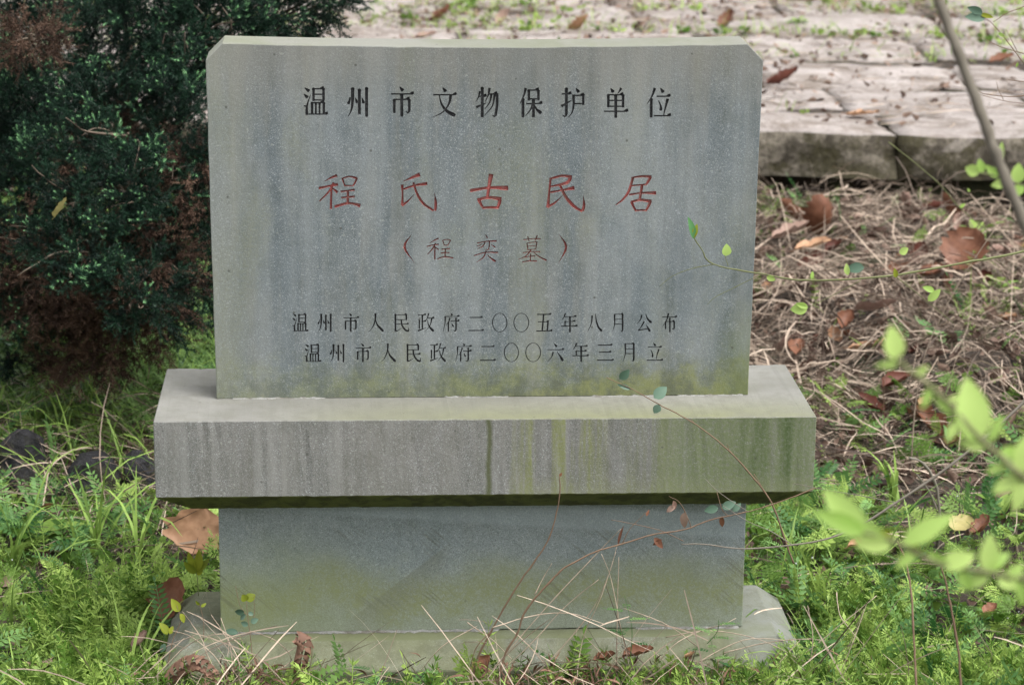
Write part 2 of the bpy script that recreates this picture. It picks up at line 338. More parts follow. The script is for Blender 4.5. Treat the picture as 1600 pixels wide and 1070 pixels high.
def stone_mat(name, topa, topb, sidea, sideb, moss, scale=1.0):
    m_, nt, bs = mat(name); g = NG(nt); n = g.normal()[2]
    a = g.noise(7*scale, 6, rough=0.7); b = g.noise(55*scale, 4, rough=0.7); c = g.noise(2.2*scale, 3)
    oi = g.n('ShaderNodeObjectInfo').outputs['Random']
    top = g.mix(g.ramp(a, 0.35, 0.65), topa, topb); top = g.mix(g.math('MULTIPLY', g.ramp(b, 0.45, 0.65), 0.4), top, (topa[0]*0.55, topa[1]*0.52, topa[2]*0.48))
    top = g.mix(g.math('MULTIPLY', oi, 0.35), top, (topa[0]*0.7, topa[1]*0.7, topa[2]*0.68))
    dirt = g.noise(3.2*scale, 8, rough=0.78, dist=0.4); top = g.mix(g.math('MULTIPLY', g.ramp(dirt, 0.47, 0.60), 0.72), top, (topa[0]*0.42, topa[1]*0.37, topa[2]*0.30)); grit = g.noise(150*scale, 3, rough=0.8); top = g.mix(g.math('MULTIPLY', g.ramp(grit, 0.45, 0.65), 0.4), top, (topa[0]*0.6, topa[1]*0.58, topa[2]*0.56))
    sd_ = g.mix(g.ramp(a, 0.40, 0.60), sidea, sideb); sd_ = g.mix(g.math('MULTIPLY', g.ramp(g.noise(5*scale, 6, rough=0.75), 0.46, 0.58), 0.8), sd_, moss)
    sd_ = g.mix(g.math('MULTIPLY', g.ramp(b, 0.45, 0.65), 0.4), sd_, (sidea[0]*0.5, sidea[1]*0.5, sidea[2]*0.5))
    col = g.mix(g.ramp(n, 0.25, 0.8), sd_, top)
    g.set(bs.inputs['Base Color'], col); bs.inputs['Roughness'].default_value = 0.92; bs.inputs['Specular IOR Level'].default_value = 0.2
    g.set(bs.inputs['Normal'], g.bump(b, 0.6, 0.006, g.bump(a, 0.7, 0.03))); return m_
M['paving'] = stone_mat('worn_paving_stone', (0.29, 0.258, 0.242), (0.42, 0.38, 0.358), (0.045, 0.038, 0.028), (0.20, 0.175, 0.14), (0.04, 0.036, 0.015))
M['rock'] = stone_mat('dark_rock', (0.028, 0.028, 0.031), (0.055, 0.055, 0.06), (0.016, 0.016, 0.018), (0.04, 0.04, 0.045), (0.06, 0.06, 0.035), 4)

def soil_mat():
    m_, nt, bs = mat('litter_soil'); g = NG(nt)
    a = g.noise(30, 6, rough=0.75); b = g.noise(4, 4)
    col = g.mix(g.ramp(a, 0.35, 0.68), (0.014, 0.010, 0.007), (0.065, 0.045, 0.03)); col = g.mix(g.math('MULTIPLY', g.ramp(b, 0.5, 0.62), 0.5), col, (0.05, 0.07, 0.025))
    g.set(bs.inputs['Base Color'], col); bs.inputs['Roughness'].default_value = 0.95
    g.set(bs.inputs['Normal'], g.bump(a, 1.0, 0.02)); return m_
M['soil'] = soil_mat()
M['mortar'] = stone_mat('pale_mortar', (0.38, 0.38, 0.36), (0.5, 0.5, 0.48), (0.20, 0.20, 0.18), (0.42, 0.43, 0.42), (0.10, 0.10, 0.06), 8)
M['bark'] = leaf_mat('grey_brown_bark', (0.075, 0.055, 0.04), (0.17, 0.135, 0.105), 0, 0.85)
M['twig'] = leaf_mat('brown_twig_bark', (0.11, 0.07, 0.045), (0.24, 0.16, 0.11), 0, 0.8)
M['greentwig'] = leaf_mat('green_twig_bark', (0.10, 0.11, 0.045), (0.17, 0.18, 0.08), 0, 0.7)
M['stem'] = leaf_mat('grey_stem_bark', (0.13, 0.115, 0.09), (0.20, 0.18, 0.15), 0, 0.85)
M['straw'] = leaf_mat('dry_straw', (0.05, 0.033, 0.024), (0.54, 0.43, 0.335), 0.15, 0.6, mottling=0.3)
M['litter'] = leaf_mat('leaf_litter', (0.055, 0.03, 0.022), (0.30, 0.205, 0.155), 0.15, 0.7)
M['grass'] = leaf_mat('grass_green', (0.06, 0.13, 0.02), (0.32, 0.47, 0.11), 0.4, 0.45)
M['darkgrass'] = leaf_mat('dark_grass_green', (0.03, 0.09, 0.015), (0.26, 0.42, 0.12), 0.3, 0.45)
M['herb'] = leaf_mat('herb_green', (0.07, 0.15, 0.02), (0.36, 0.50, 0.12), 0.4, 0.5)
M['vetch'] = leaf_mat('vetch_green', (0.035, 0.11, 0.03), (0.20, 0.36, 0.11), 0.4, 0.5)
M['broad'] = leaf_mat('broad_leaf_green', (0.045, 0.13, 0.045), (0.10, 0.25, 0.09), 0.35, 0.5)
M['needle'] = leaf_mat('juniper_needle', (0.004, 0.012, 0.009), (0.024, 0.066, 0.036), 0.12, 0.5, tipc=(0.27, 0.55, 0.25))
M['deadneedle'] = leaf_mat('dead_juniper_needle', (0.025, 0.014, 0.010), (0.135, 0.082, 0.056), 0.1, 0.8)
M['young'] = leaf_mat('young_leaf', (0.32, 0.50, 0.11), (0.50, 0.66, 0.20), 0.6, 0.45, mottling=0.1)
M['blueleaf'] = leaf_mat('blue_green_leaf', (0.07, 0.125, 0.085), (0.14, 0.22, 0.16), 0.25, 0.4, mottling=0.1)
M['yellow'] = leaf_mat('yellow_leaf', (0.36, 0.30, 0.10), (0.45, 0.40, 0.18), 0.3, 0.5, mottling=0.1)
M['yellowgreen'] = leaf_mat('yellow_green_leaf', (0.16, 0.20, 0.02), (0.26, 0.29, 0.03), 0.35, 0.45, mottling=0.1)
M['deadtan'] = leaf_mat('dead_leaf_tan', (0.34, 0.19, 0.11), (0.50, 0.30, 0.18), 0.2, 0.6, mottling=0.4)
M['deadbrown'] = leaf_mat('dead_leaf_brown', (0.13, 0.055, 0.032), (0.24, 0.11, 0.065), 0.15, 0.55, mottling=0.4)
M['deadpink'] = leaf_mat('dead_leaf_greyish', (0.24, 0.15, 0.12), (0.36, 0.25, 0.20), 0.15, 0.6, mottling=0.4)
M['deaddark'] = leaf_mat('dead_leaf_dark_red', (0.06, 0.02, 0.015), (0.13, 0.045, 0.03), 0.1, 0.6, mottling=0.3)
M['fernbrown'] = leaf_mat('dry_fern_brown', (0.12, 0.065, 0.045), (0.26, 0.15, 0.105), 0.1, 0.8)
M['fern'] = leaf_mat('fern_green', (0.13, 0.25, 0.05), (0.26, 0.42, 0.13), 0.4, 0.5, mottling=0.1)
M['white'] = leaf_mat('white_petal', (0.7, 0.72, 0.75), (0.8, 0.8, 0.85), 0.2, 0.5, mottling=0.0)

# ------------------------------------------------------------------ ground
TERR_Y = 4.62; TERR_Z = -0.32
def terr_y(x): return 4.64 - 0.117*(x-1.24)
def gz(x, y):
    x = np.asarray(x, float); y = np.asarray(y, float)
    h = -0.565 + 0.010*fbm(x*2.2, y*2.2, 3)
    h = h + 0.07*np.exp(-((x-1.35)/0.55)**2-((y-2.3)/0.8)**2) + 0.06*np.exp(-((x-1.5)/0.5)**2-((y-3.5)/0.5)**2)
    h = h + 0.035*fbm(x*6, y*6, 17)*sm(x, 0.7, 0.9)*sm(y, 1.0, 1.4) - 0.06*np.exp(-((y-(4.64-0.117*(x-1.24)))/0.16)**2)*sm(x, 1.0, 1.3)*1.6
    h = h - 0.20*np.exp(-((x-2.15)/0.28)**2-((y-4.33)/0.22)**2)
    h = h + 0.05*np.exp(-((x+1.05)/0.35)**2-((y-1.3)/0.3)**2)
    return h
def build_ground():
    xs = np.concatenate([np.linspace(-40, -2.6, 16), np.linspace(-2.5, 3.2, 150), np.linspace(3.4, 40, 16)])
    ys = np.concatenate([np.linspace(-20, -1.3, 12), np.linspace(-1.2, 5.2, 170), np.linspace(5.5, 60, 24)])
    X, Y = np.meshgrid(xs, ys, indexing='ij'); inn = (np.abs(X-0.3) < 3) & (Y > -1.3) & (Y < 5.3)
    Z = gz(X, Y) + np.where(inn, 0.006*fbm(X*14, Y*14, 9), 0)
    mb = MB(); V = np.stack([X, Y, Z], -1).reshape(-1, 3); ny = len(ys)
    i, j = np.meshgrid(np.arange(len(xs)-1), np.arange(ny-1), indexing='ij'); k = (i*ny+j).ravel()
    mb.add(V, np.stack([k, k+ny, k+ny+1, k+1], 1)); mb.build('ground', M['soil'], None, True, 'structure')
build_ground()

# ------------------------------------------------------------------ stone terrace behind (kerb and paving rows)
terrace = empty('stone_terrace', (0.5, 4.8, -0.565), 'raised terrace of rough pale stones with weeds in the joints, behind the stele', 'terrace')
def rough_block(x0, x1, y0, y1, z0, z1, seed, amp=0.012, cell=0.07, skew=0.0):
    nx = max(4, int((x1-x0)/cell)); ny = max(3, int((y1-y0)/cell)); nz = 4
    bm = bmesh.new(); bmesh.ops.create_grid(bm, x_segments=nx, y_segments=ny, size=0.5)
    r = bmesh.ops.extrude_face_region(bm, geom=[e for e in bm.edges if e.is_boundary])
    vs = [v for v in r['geom'] if isinstance(v, bmesh.types.BMVert)]
    for v in vs: v.co.z -= 0.4
    r = bmesh.ops.extrude_face_region(bm, geom=[e for e in bm.edges if e.is_boundary and e.verts[0].co.z < -0.1 and e.verts[1].co.z < -0.1])
    vs2 = [v for v in r['geom'] if isinstance(v, bmesh.types.BMVert)]
    for v in vs2: v.co.z -= 0.6
    P = np.array([v.co[:] for v in bm.verts])
    ed = np.minimum(0.5-np.abs(P[:, 0]), 0.5-np.abs(P[:, 1]))
    X = x0+(P[:, 0]+0.5)*(x1-x0); Y = y0+(P[:, 1]+0.5)*(y1-y0); Z = z1+P[:, 2]*(z1-z0)
    rnd = ((np.minimum(0.5-np.abs(P[:, 0]), 99)*(x1-x0) < 0.02) | ((0.5-np.abs(P[:, 1]))*(y1-y0) < 0.02)) & (P[:, 2] > -0.1)
    Z = Z + np.where(P[:, 2] > -0.1, amp*fbm(X*4.5+seed, Y*4.5, seed)*1.1, 0) - np.where(rnd, 0.018, 0)
    Y = Y + amp*1.6*fbm(X*5.1+Z*9, Z*15+seed*3, seed+1) + skew*(X-x0)
    X = X + amp*0.6*fbm(Y*4+Z*5, Z*7+seed, seed+2)
    Y = Y - 0.117*(X-1.24)
    for v, a, b, c in zip(bm.verts, X, Y, Z): v.co = (a, b, c)
    me = bpy.data.meshes.new('paving_stone'); bm.to_mesh(me); bm.free(); me.materials.append(M['paving'])
    for p in me.polygons: p.use_smooth = True
    return me
rows = [4.64, 5.10, 5.72, 6.45, 7.15, 7.95, 8.8, 9.8]
r_ = random.Random(5)
cutsets = {0: [-3.0, -1.7, -0.5, 0.55, 1.735, 2.75, 4.2]}
for k in range(7):
    if k in cutsets: cuts = cutsets[k]
    else:
        cuts = [-3.4+r_.uniform(0, 0.5)]
        while cuts[-1] < 4.6: cuts.append(cuts[-1]+r_.uniform(0.7, 1.5))
    for a, b in zip(cuts[:-1], cuts[1:]):
        g_ = 0.004
        z1 = TERR_Z + (0 if k == 0 else r_.uniform(-0.012, 0.012))
        me = rough_block(a+g_, b-g_, rows[k]+(0 if k == 0 else 0.004), rows[k+1]-0.004, -0.495 if k == 0 else -0.5, z1, r_.randint(1, 99), 0.007 if k == 0 else 0.009)
        link('kerb_stone' if k == 0 else 'paving_stone', me, terrace)
# earth bed that fills the joints and runs on behind the rows
def bed():
    mb = MB(); xs = np.linspace(-9, 10, 120); ys = np.concatenate([np.linspace(4.85, 10, 50), np.linspace(11, 40, 10)])
    X, Y = np.meshgrid(xs, ys, indexing='ij'); Z = TERR_Z-0.026 + 0.012*fbm(X*3, Y*3, 11) + np.clip(Y-9.6, 0, 1)*0.05; Yk = Y-0.117*(X-1.24)
    V = np.stack([X, Yk, Z], -1).reshape(-1, 3); n = len(ys); i, j = np.meshgrid(np.arange(len(xs)-1), np.arange(n-1), indexing='ij'); k = (i*n+j).ravel()
    mb.add(V, np.stack([k, k+n, k+n+1, k+1], 1)); mb.build('joint_earth', M['soil'], terrace, True)
    wb = MB(); zs = np.linspace(-0.75, -0.40, 6); X, Z = np.meshgrid(xs, zs, indexing='ij'); Yw = 4.76-0.117*(X-1.24)+0.02*fbm(X*6, Z*14, 13); k = (np.arange(len(xs)-1)[:, None]*6+np.arange(5)[None, :]).ravel(); wb.add(np.stack([X, Yw, Z], -1).reshape(-1, 3), np.stack([k, k+6, k+7, k+1], 1)); wb.build('earth_under_kerb', M['soil'], terrace, True)
bed()

# ------------------------------------------------------------------ inscription strokes
def GL(*strokes): return strokes
def H(x0, x1, y, ns=0, w=4.6):
    s_ = [[(x0, y, w+1.5), (x0+4, y, w), (x1-2, y, w)]]
    if not ns: s_.append([(x1-17, y-1, 2.0), (x1-6, y-3.5, 8.0), (x1-3, y-4.5, 10.5), (x1+2, y, 2.5)])
    return s_
def Vv(x, y0, y1, w=9):
    return [[(x-1, y0-2, w*0.6), (x, y0+2.5, w+2.2), (x, y0+8, w), (x, y1-4, w), (x, y1, w*0.75)]]
def D(x0, y0, x1, y1, w=11):
    mx, my = (x0+x1)/2, (y0+y1)/2
    return [[(x0, y0, 2.5), (mx, my, w*0.75), (x1-(x1-x0)*0.15, y1-(y1-y0)*0.15, w), (x1, y1, w*0.6)]]
def P(pts, w0, w1, sm=1):
    pts = [tuple(p) for p in pts]; n = len(pts); ws = np.linspace(w0, w1, n)
    if w1 > w0: ws[-1] = w1*0.55; 
    arr = np.array([(a, b, c) for (a, b), c in zip(pts, ws)])
    if w1 > w0: arr = np.vstack([arr[:-1], arr[-2]+(arr[-1]-arr[-2])*np.array([0.75, 0.75, 0]) + np.array([0, 0, w1-arr[-2][2]]), arr[-1]])
    if sm and n > 2: arr = catmull(arr, 4)
    return [[tuple(q) for q in arr]]
def hook(x, y, w=8): return [[(x, y-8, w), (x-1, y-1, w), (x-7, y+5, w*0.8), (x-18, y-1, 1.5)]]
G = {
 'wen': D(4,3,24,16)+D(0,25,18,38)+P([(14,98),(13,74),(19,52),(30,27)],10,2)+P([(0,66),(14,68)],4,6)+Vv(42,5,50,8)+Vv(85,5,49,8)+H(42,85,7)+H(42,85,26,1)+H(42,85,46,1)+Vv(36,54,95,8)+Vv(52,56,95,6)+Vv(68,56,95,6)+Vv(86,54,95,8)+H(36,86,55)+H(22,102,95),
 'zhou': Vv(24,4,46,10)+P([(24,42),(21,68),(14,84),(2,100)],9,2)+P([(12,34),(9,47),(2,58)],4,9)+Vv(56,8,92)+D(37,36,46,55,9)+Vv(90,3,100)+D(68,36,77,56,9),
 'shi': D(40,0,56,14)+H(2,102,24)+Vv(50,24,100)+Vv(16,42,88,8)+H(16,84,42)+Vv(84,42,80,8)+hook(84,82),
 'wen2': D(42,0,56,15)+H(0,102,25)+P([(78,27),(70,55),(42,84),(0,100)],9,2)+P([(27,27),(36,55),(60,80),(98,96)],3,12),
 'wu': P([(17,12),(11,30),(0,47)],7,2)+H(10,44,30)+Vv(27,0,100,9)+P([(0,66),(44,52)],8,3)+P([(60,2),(54,25),(40,48)],8,2)+H(52,92,22)+P([(93,20),(93,60),(86,92)],9,8)+hook(88,92)+P([(68,24),(60,50),(38,72)],7,2)+P([(82,24),(72,62),(36,94)],7,2),
 'bao': P([(28,0),(19,25),(0,55)],9,2)+Vv(15,36,100,9)+Vv(42,6,43,8)+H(42,86,7)+Vv(86,7,42,8)+H(42,86,37,1)+H(30,102,53)+Vv(63,40,100,9)+P([(60,55),(48,75),(26,96)],7,2)+P([(66,55),(78,72),(100,86)],3,11),
 'hu': Vv(22,0,90,9)+hook(22,92)+H(2,42,20)+P([(0,62),(44,42)],9,3)+D(64,0,76,15)+H(54,96,25)+Vv(95,20,58,8)+H(54,96,53,1)+P([(53,22),(53,60),(46,84),(30,100)],9,2),
 'dan': D(28,0,40,15)+P([(74,0),(67,10),(58,20)],9,2)+Vv(18,22,66,8)+H(18,82,23)+Vv(82,22,66,8)+H(18,82,42,1)+H(18,82,62,1)+H(0,102,79)+Vv(50,22,102,9),
 'wei': P([(34,0),(22,26),(0,55)],9,2)+Vv(18,36,100,9)+D(58,0,71,15)+H(42,100,28)+P([(50,42),(59,60),(60,77)],3,9)+P([(90,36),(80,65),(72,92)],9,3)+H(30,102,94),
 'ren': P([(48,0),(45,40),(26,78),(0,100)],10,2)+P([(47,30),(60,62),(100,98)],3,13),
 'min': Vv(8,4,98,9)+H(8,84,8)+Vv(84,8,38,8)+H(8,84,34,1)+H(10,98,58)+P([(6,96),(26,92),(52,78)],8,2)+P([(48,36),(54,64),(74,88),(96,97)],7,10)+P([(96,98),(99,90),(100,76)],9,2),
 'zheng': H(0,50,9)+Vv(28,9,82,8)+H(28,50,44)+Vv(9,36,84,7)+P([(0,94),(52,78)],9,3)+P([(68,0),(61,22),(46,46)],8,2)+H(60,102,26)+P([(88,28),(77,65),(42,100)],8,2)+P([(58,34),(72,70),(100,98)],3,12),
 'fu': D(48,0,60,12)+H(14,102,17)+P([(14,17),(13,55),(0,100)],8,2)+P([(44,24),(36,46),(20,64)],8,2)+Vv(34,46,98,7)+H(50,102,42)+Vv(82,25,90,8)+hook(82,92)+D(54,54,66,72,9),
 'er': H(8,94,18,w=6)+H(0,102,92,w=6),
 'san': H(6,94,12,w=6)+H(12,86,50,w=6)+H(0,102,93,w=6),
 'wu5': H(6,96,6,w=6)+P([(48,6),(38,94)],8,8)+H(10,80,46)+P([(76,46),(71,94)],8,8)+H(0,102,95,w=6),
 'nian': P([(26,0),(17,20),(2,38)],9,2)+H(22,94,18)+H(22,88,44)+Vv(24,42,68,7)+H(0,102,69,w=5.5)+Vv(55,18,102,9),
 'ba': P([(32,12),(26,55),(0,100)],9,2)+P([(56,2),(60,36),(74,72),(100,97)],4,12),
 'yue': P([(18,4),(18,60),(0,100)],9,2)+H(18,88,5)+Vv(88,5,90,9)+hook(88,94)+H(18,88,32,1)+H(18,88,58,1),
 'gong': P([(34,8),(25,34),(0,58)],9,2)+P([(60,4),(74,30),(100,52)],4,12)+P([(50,44),(30,72),(10,90)],8,3)+P([(8,91),(84,82)],7,5)+D(64,62,90,99,12),
 'bu': P([(44,0),(30,40),(0,74)],9,2)+H(2,102,20)+Vv(24,44,86,7)+H(24,84,44)+Vv(84,44,80,8)+hook(84,82)+Vv(54,26,102,8),
 'liu': D(42,2,60,20)+H(0,102,36)+P([(36,48),(26,75),(0,100)],8,2)+P([(60,46),(80,70),(98,97)],3,13),
 'li': D(42,0,56,17)+H(8,94,24)+P([(26,38),(37,60),(37,78)],4,9)+P([(78,34),(66,64),(60,90)],8,3)+H(0,102,94,w=5.5),
}
def ring(cx, cy, rx, ry, w):
    q = []
    for s0 in (0, 1):
        a = np.linspace(s0*np.pi-0.06, s0*np.pi+np.pi+0.06, 22)
        q.append([(cx+rx*math.cos(t), cy+ry*math.sin(t), w*(0.75+0.35*abs(math.cos(t)))) for t in a])
    return q
# (glyph, x0, x1, y0, y1, colour) as read off the front face
TEXT = [('wen',474.5,511,136,181),('zhou',543,576,136,183),('shi',610.5,645,136,183),('wen2',677,712,137,183),('wu',744,779,137,184),('bao',812,846,138,184),('hu',877,913,138,184),('dan',944,980,138,184),('wei',1011,1047,138,184)]
L4 = [('wen',457,481),('zhou',496.5,519),('shi',536,560),('ren',575.5,599),('min',616,638.5),('zheng',653,677.5),('fu',692,717),('er',732,755),('ling',769.5,792),('ling',803,826),('wu5',838,862),('nian',877,901.5),('ba',918,940.5),('yue',957,975),('gong',995,1018),('bu',1034.5,1057)]
L5 = [('wen',476,501),('zhou',515.5,539),('shi',555,579),('ren',595,618),('min',635,657),('zheng',672,696),('fu',711.5,736),('er',750,773.5),('ling',788,810),('ling',821.5,844.5),('liu',855.5,880),('nian',894.5,919),('san',933,958),('yue',973.5,992.5),('li',1010.5,1035)]
TEXT += [(g_, a, b, 489.5+(0 if g_ != 'er' else 1.5), 518.5) for g_, a, b in L4]
TEXT += [(g_, a, b, 537-(a-476)*0.003, 566-(a-476)*0.003) for g_, a, b in L5]
def zr(s, ox, oy, strokes):       # strokes read at an enlargement s from the corner ox, oy
    return [[(ox+x/s, oy+y/s, w/s) for x, y, w in catmull(np.array(st, float), 4)] if len(st) > 2 else [(ox+x/s, oy+y/s, w/s) for x, y, w in st] for st in strokes]
RED = [
 zr(5.517,480,260,[[(258,78,26),(205,98,18),(150,130,7)],[(100,188,24),(180,172,20),(265,155,26)],[(230,140,24),(190,215,20),(105,300,14)],[(210,180,20),(206,290,20),(204,368,22)],[(215,188,12),(240,205,20),(262,226,24)],[(296,106,14),(365,88,16),(432,104,22)],[(430,100,20),(412,140,18),(395,168,16)],[(302,104,16),(312,130,16),(322,162,14)],[(318,166,16),(360,166,14),(402,166,14)],[(288,218,20),(350,210,16),(410,202,22)],[(293,270,18),(350,264,16),(410,260,22)],[(352,212,20),(350,270,22),(350,328,22)],[(235,348,24),(340,318,22),(400,322,22),(458,340,32)]]),
 zr(5.517,480,260,[[(972,70,34),(900,98,22),(828,130,6)],[(818,158,26),(822,240,17),(820,335,26)],[(816,338,24),(870,298,16),(922,242,4)],[(830,196,18),(925,165,20),(1036,148,28)],[(915,138,20),(945,230,22),(1000,318,24),(1090,382,20)],[(1104,382,22),(1108,310,24),(1096,225,3)]]),
 zr(5,720,260,[[(237,60,36),(222,150,26),(207,245,24)],[(72,190,26),(220,167,22),(370,170,36)],[(128,262,24),(215,243,24),(318,256,30)],[(140,262,26),(160,300,22),(178,326,18)],[(308,262,26),(298,295,26),(288,326,20)],[(168,324,20),(230,320,20),(296,322,22)]]),
 zr(5,720,260,[[(692,100,20),(790,74,20),(868,84,26)],[(702,92,20),(690,210,18),(680,322,26)],[(858,88,28),(825,130,26),(702,158,14)],[(700,202,18),(790,186,16),(888,168,30)],[(676,318,22),(740,280,16),(798,225,3)],[(772,140,18),(815,230,24),(880,308,26),(950,352,18)],[(952,350,22),(963,300,22),(956,225,3)]]),
 zr(5,720,260,[[(1332,90,16),(1410,78,18),(1490,82,24)],[(1484,84,22),(1466,115,22),(1448,142,18)],[(1328,152,16),(1390,146,14),(1452,142,16)],[(1346,88,22),(1310,200,22),(1262,262,18),(1210,302,10)],[(1416,146,22),(1408,200,22),(1396,266,22)],[(1315,222,18),(1410,208,16),(1526,208,28)],[(1325,280,20),(1400,262,22),(1490,274,26)],[(1334,280,22),(1350,315,20),(1366,345,18)],[(1482,275,24),(1465,312,22),(1446,345,18)],[(1358,346,18),(1405,342,16),(1454,344,18)]]),
 zr(5.333,610,355,[[(178,58,3),(118,165,22),(200,296,3)]]),
 zr(5.333,610,355,[[(402,92,16),(365,110,12),(325,135,4)],[(303,160,12),(350,150,12),(405,142,14)],[(376,132,14),(350,182,14),(308,228,7)],[(372,158,12),(370,215,15),(370,270,14)],[(374,168,8),(388,178,12),(403,188,12)],[(432,112,9),(468,102,9),(505,110,13)],[(500,108,11),(490,130,10),(480,148,9)],[(436,110,9),(442,130,9),(450,148,9)],[(446,150,9),(466,150,9),(484,150,9)],[(425,185,12),(460,180,10),(497,178,12)],[(420,216,12),(455,212,10),(493,212,12)],[(458,180,12),(456,215,12),(455,252,12)],[(392,264,12),(450,246,12),(524,256,15)]]),
 zr(5.333,610,355,[[(792,62,6),(800,74,12),(808,92,12)],[(722,133,12),(800,118,10),(886,114,16)],[(790,122,10),(770,158,12),(724,182,4)],[(765,140,4),(742,152,9),(718,160,4)],[(826,120,10),(824,152,11),(818,186,12)],[(790,185,4),(806,188,7),(820,184,12)],[(838,145,6),(858,156,12),(874,168,14)],[(695,237,12),(790,210,11),(898,210,17)],[(798,195,11),(775,250,12),(718,292,5)],[(808,232,8),(840,260,14),(878,284,20)]]),
 zr(5.333,610,355,[[(1108,104,11),(1180,97,9),(1252,96,13)],[(1144,78,12),(1150,98,10),(1156,118,8)],[(1224,68,14),(1214,92,11),(1205,115,8)],[(1132,136,9),(1180,126,8),(1226,124,11)],[(1138,132,11),(1142,160,10),(1146,192,9)],[(1220,126,11),(1216,155,10),(1211,186,9)],[(1142,160,7),(1180,155,7),(1214,154,7)],[(1142,190,8),(1180,185,8),(1212,184,8)],[(1104,212,10),(1170,204,9),(1248,204,12)],[(1172,190,12),(1130,240,11),(1066,268,4)],[(1194,208,7),(1240,246,12),(1302,276,16)],[(1125,250,9),(1165,243,8),(1208,240,11)],[(1170,220,11),(1167,250,12),(1165,284,12)],[(1098,290,12),(1160,280,11),(1222,282,13)]]),
 zr(5.333,610,355,[[(1405,58,3),(1464,165,22),(1403,296,3)]]),
]
def to_face(x, y): q = on_y(x, y, 0.0); return q[0], q[2]
PXM = 1/852.0
CHARS = []          # (colour, [strokes of (X, Z, width m)])
for g_, x0, x1, y0, y1 in TEXT:
    st = ring(50, 50, 50, 50, 4.5) if g_ == 'ling' else G[g_]
    out = []
    for s_ in st:
        o_ = []
        for x, y, w in s_:
            X, Z = to_face(x0+(x1-x0)*x/100, y0+(y1-y0)*y/100); o_.append((X, Z, w/100*(y1-y0)*PXM*1.18))
        out.append(o_)
    CHARS.append(('black', out))
for st in RED:
    CHARS.append(('red', [[(*to_face(x, y), w*PXM*1.22) for x, y, w in s_] for s_ in st]))

def stroke_outline(st, shrink=0.0):
    A = np.array(st, float); C = A[:, :2]; w = np.maximum(A[:, 2]/2-shrink, 0.00022)
    d = np.gradient(C, axis=0); d = d/np.maximum(np.linalg.norm(d, axis=1, keepdims=True), 1e-9)
    n = np.stack([-d[:, 1], d[:, 0]], 1)
    return C+n*w[:, None], C-n*w[:, None]
def stroke_prism(bm, st, y0, y1, taper, mi):
    L0, R0 = stroke_outline(st); L1, R1 = stroke_outline(st, taper); n = len(st)
    v = lambda p, y: bm.verts.new((p[0], y, p[1]))
    a = [v(p, y0) for p in L0]; b = [v(p, y0) for p in R0]; c = [v(p, y1) for p in L1]; d = [v(p, y1) for p in R1]
    fs = []
    for i in range(n-1):
        fs += [(a[i], a[i+1], b[i+1], b[i]), (c[i], d[i], d[i+1], c[i+1]), (a[i], c[i], c[i+1], a[i+1]), (b[i], b[i+1], d[i+1], d[i])]
    fs += [(a[0], b[0], d[0], c[0]), (a[-1], c[-1], d[-1], b[-1])]
    for f in fs:
        q = bm.faces.new(f); q.material_index = mi

# ------------------------------------------------------------------ the stele
stele = empty('stone_stele', (0, 0.05, -0.60), 'grey granite memorial stele with black and red carved characters on a stepped mossy base', 'stele')
def xprism(prof, x0, x1, name, m_, nseg=24, jit=0.0006, seed=1):
    """profile of (y, z) swept along X, edges chipped a little"""
    bm = bmesh.new(); k = len(prof); rr = np.random.default_rng(seed); rings = []
    for i in range(nseg+1):
        x = x0+(x1-x0)*i/nseg
        rings.append([bm.verts.new((x, p[0]+rr.normal(0, jit), p[1]+rr.normal(0, jit))) for p in prof])
    for rg in rings:
        if rr.random() < 0.10:
            v = rg[rr.integers(0, k)]; v.co.y += rr.uniform(0.0008, 0.003)*(1 if v.co.y < 0 else -1); v.co.z -= rr.uniform(0.0003, 0.0012)*(1 if v.co.z > -0.05 else -1)
    for i in range(nseg):
        for j in range(k): bm.faces.new((rings[i][j], rings[i][(j+1) % k], rings[i+1][(j+1) % k], rings[i+1][j]))
    bm.faces.new(rings[0][::-1]); bm.faces.new(rings[-1])
    bmesh.ops.recalc_face_normals(bm, faces=bm.faces)
    me = bpy.data.meshes.new(name); bm.to_mesh(me); bm.free(); me.materials.append(m_)
    return me
def bevelled(o, w=0.0025, seg=2, ang=25):
    b = o.modifiers.new('bevel', 'BEVEL'); b.width = w; b.segments = seg; b.limit_method = 'ANGLE'; b.angle_limit = math.radians(ang); b.harden_normals = False
def baked(o):
    dg = bpy.context.evaluated_depsgraph_get(); dg.update(); me = bpy.data.meshes.new_from_object(o.evaluated_get(dg)); o.modifiers.clear(); o.data = me; return me

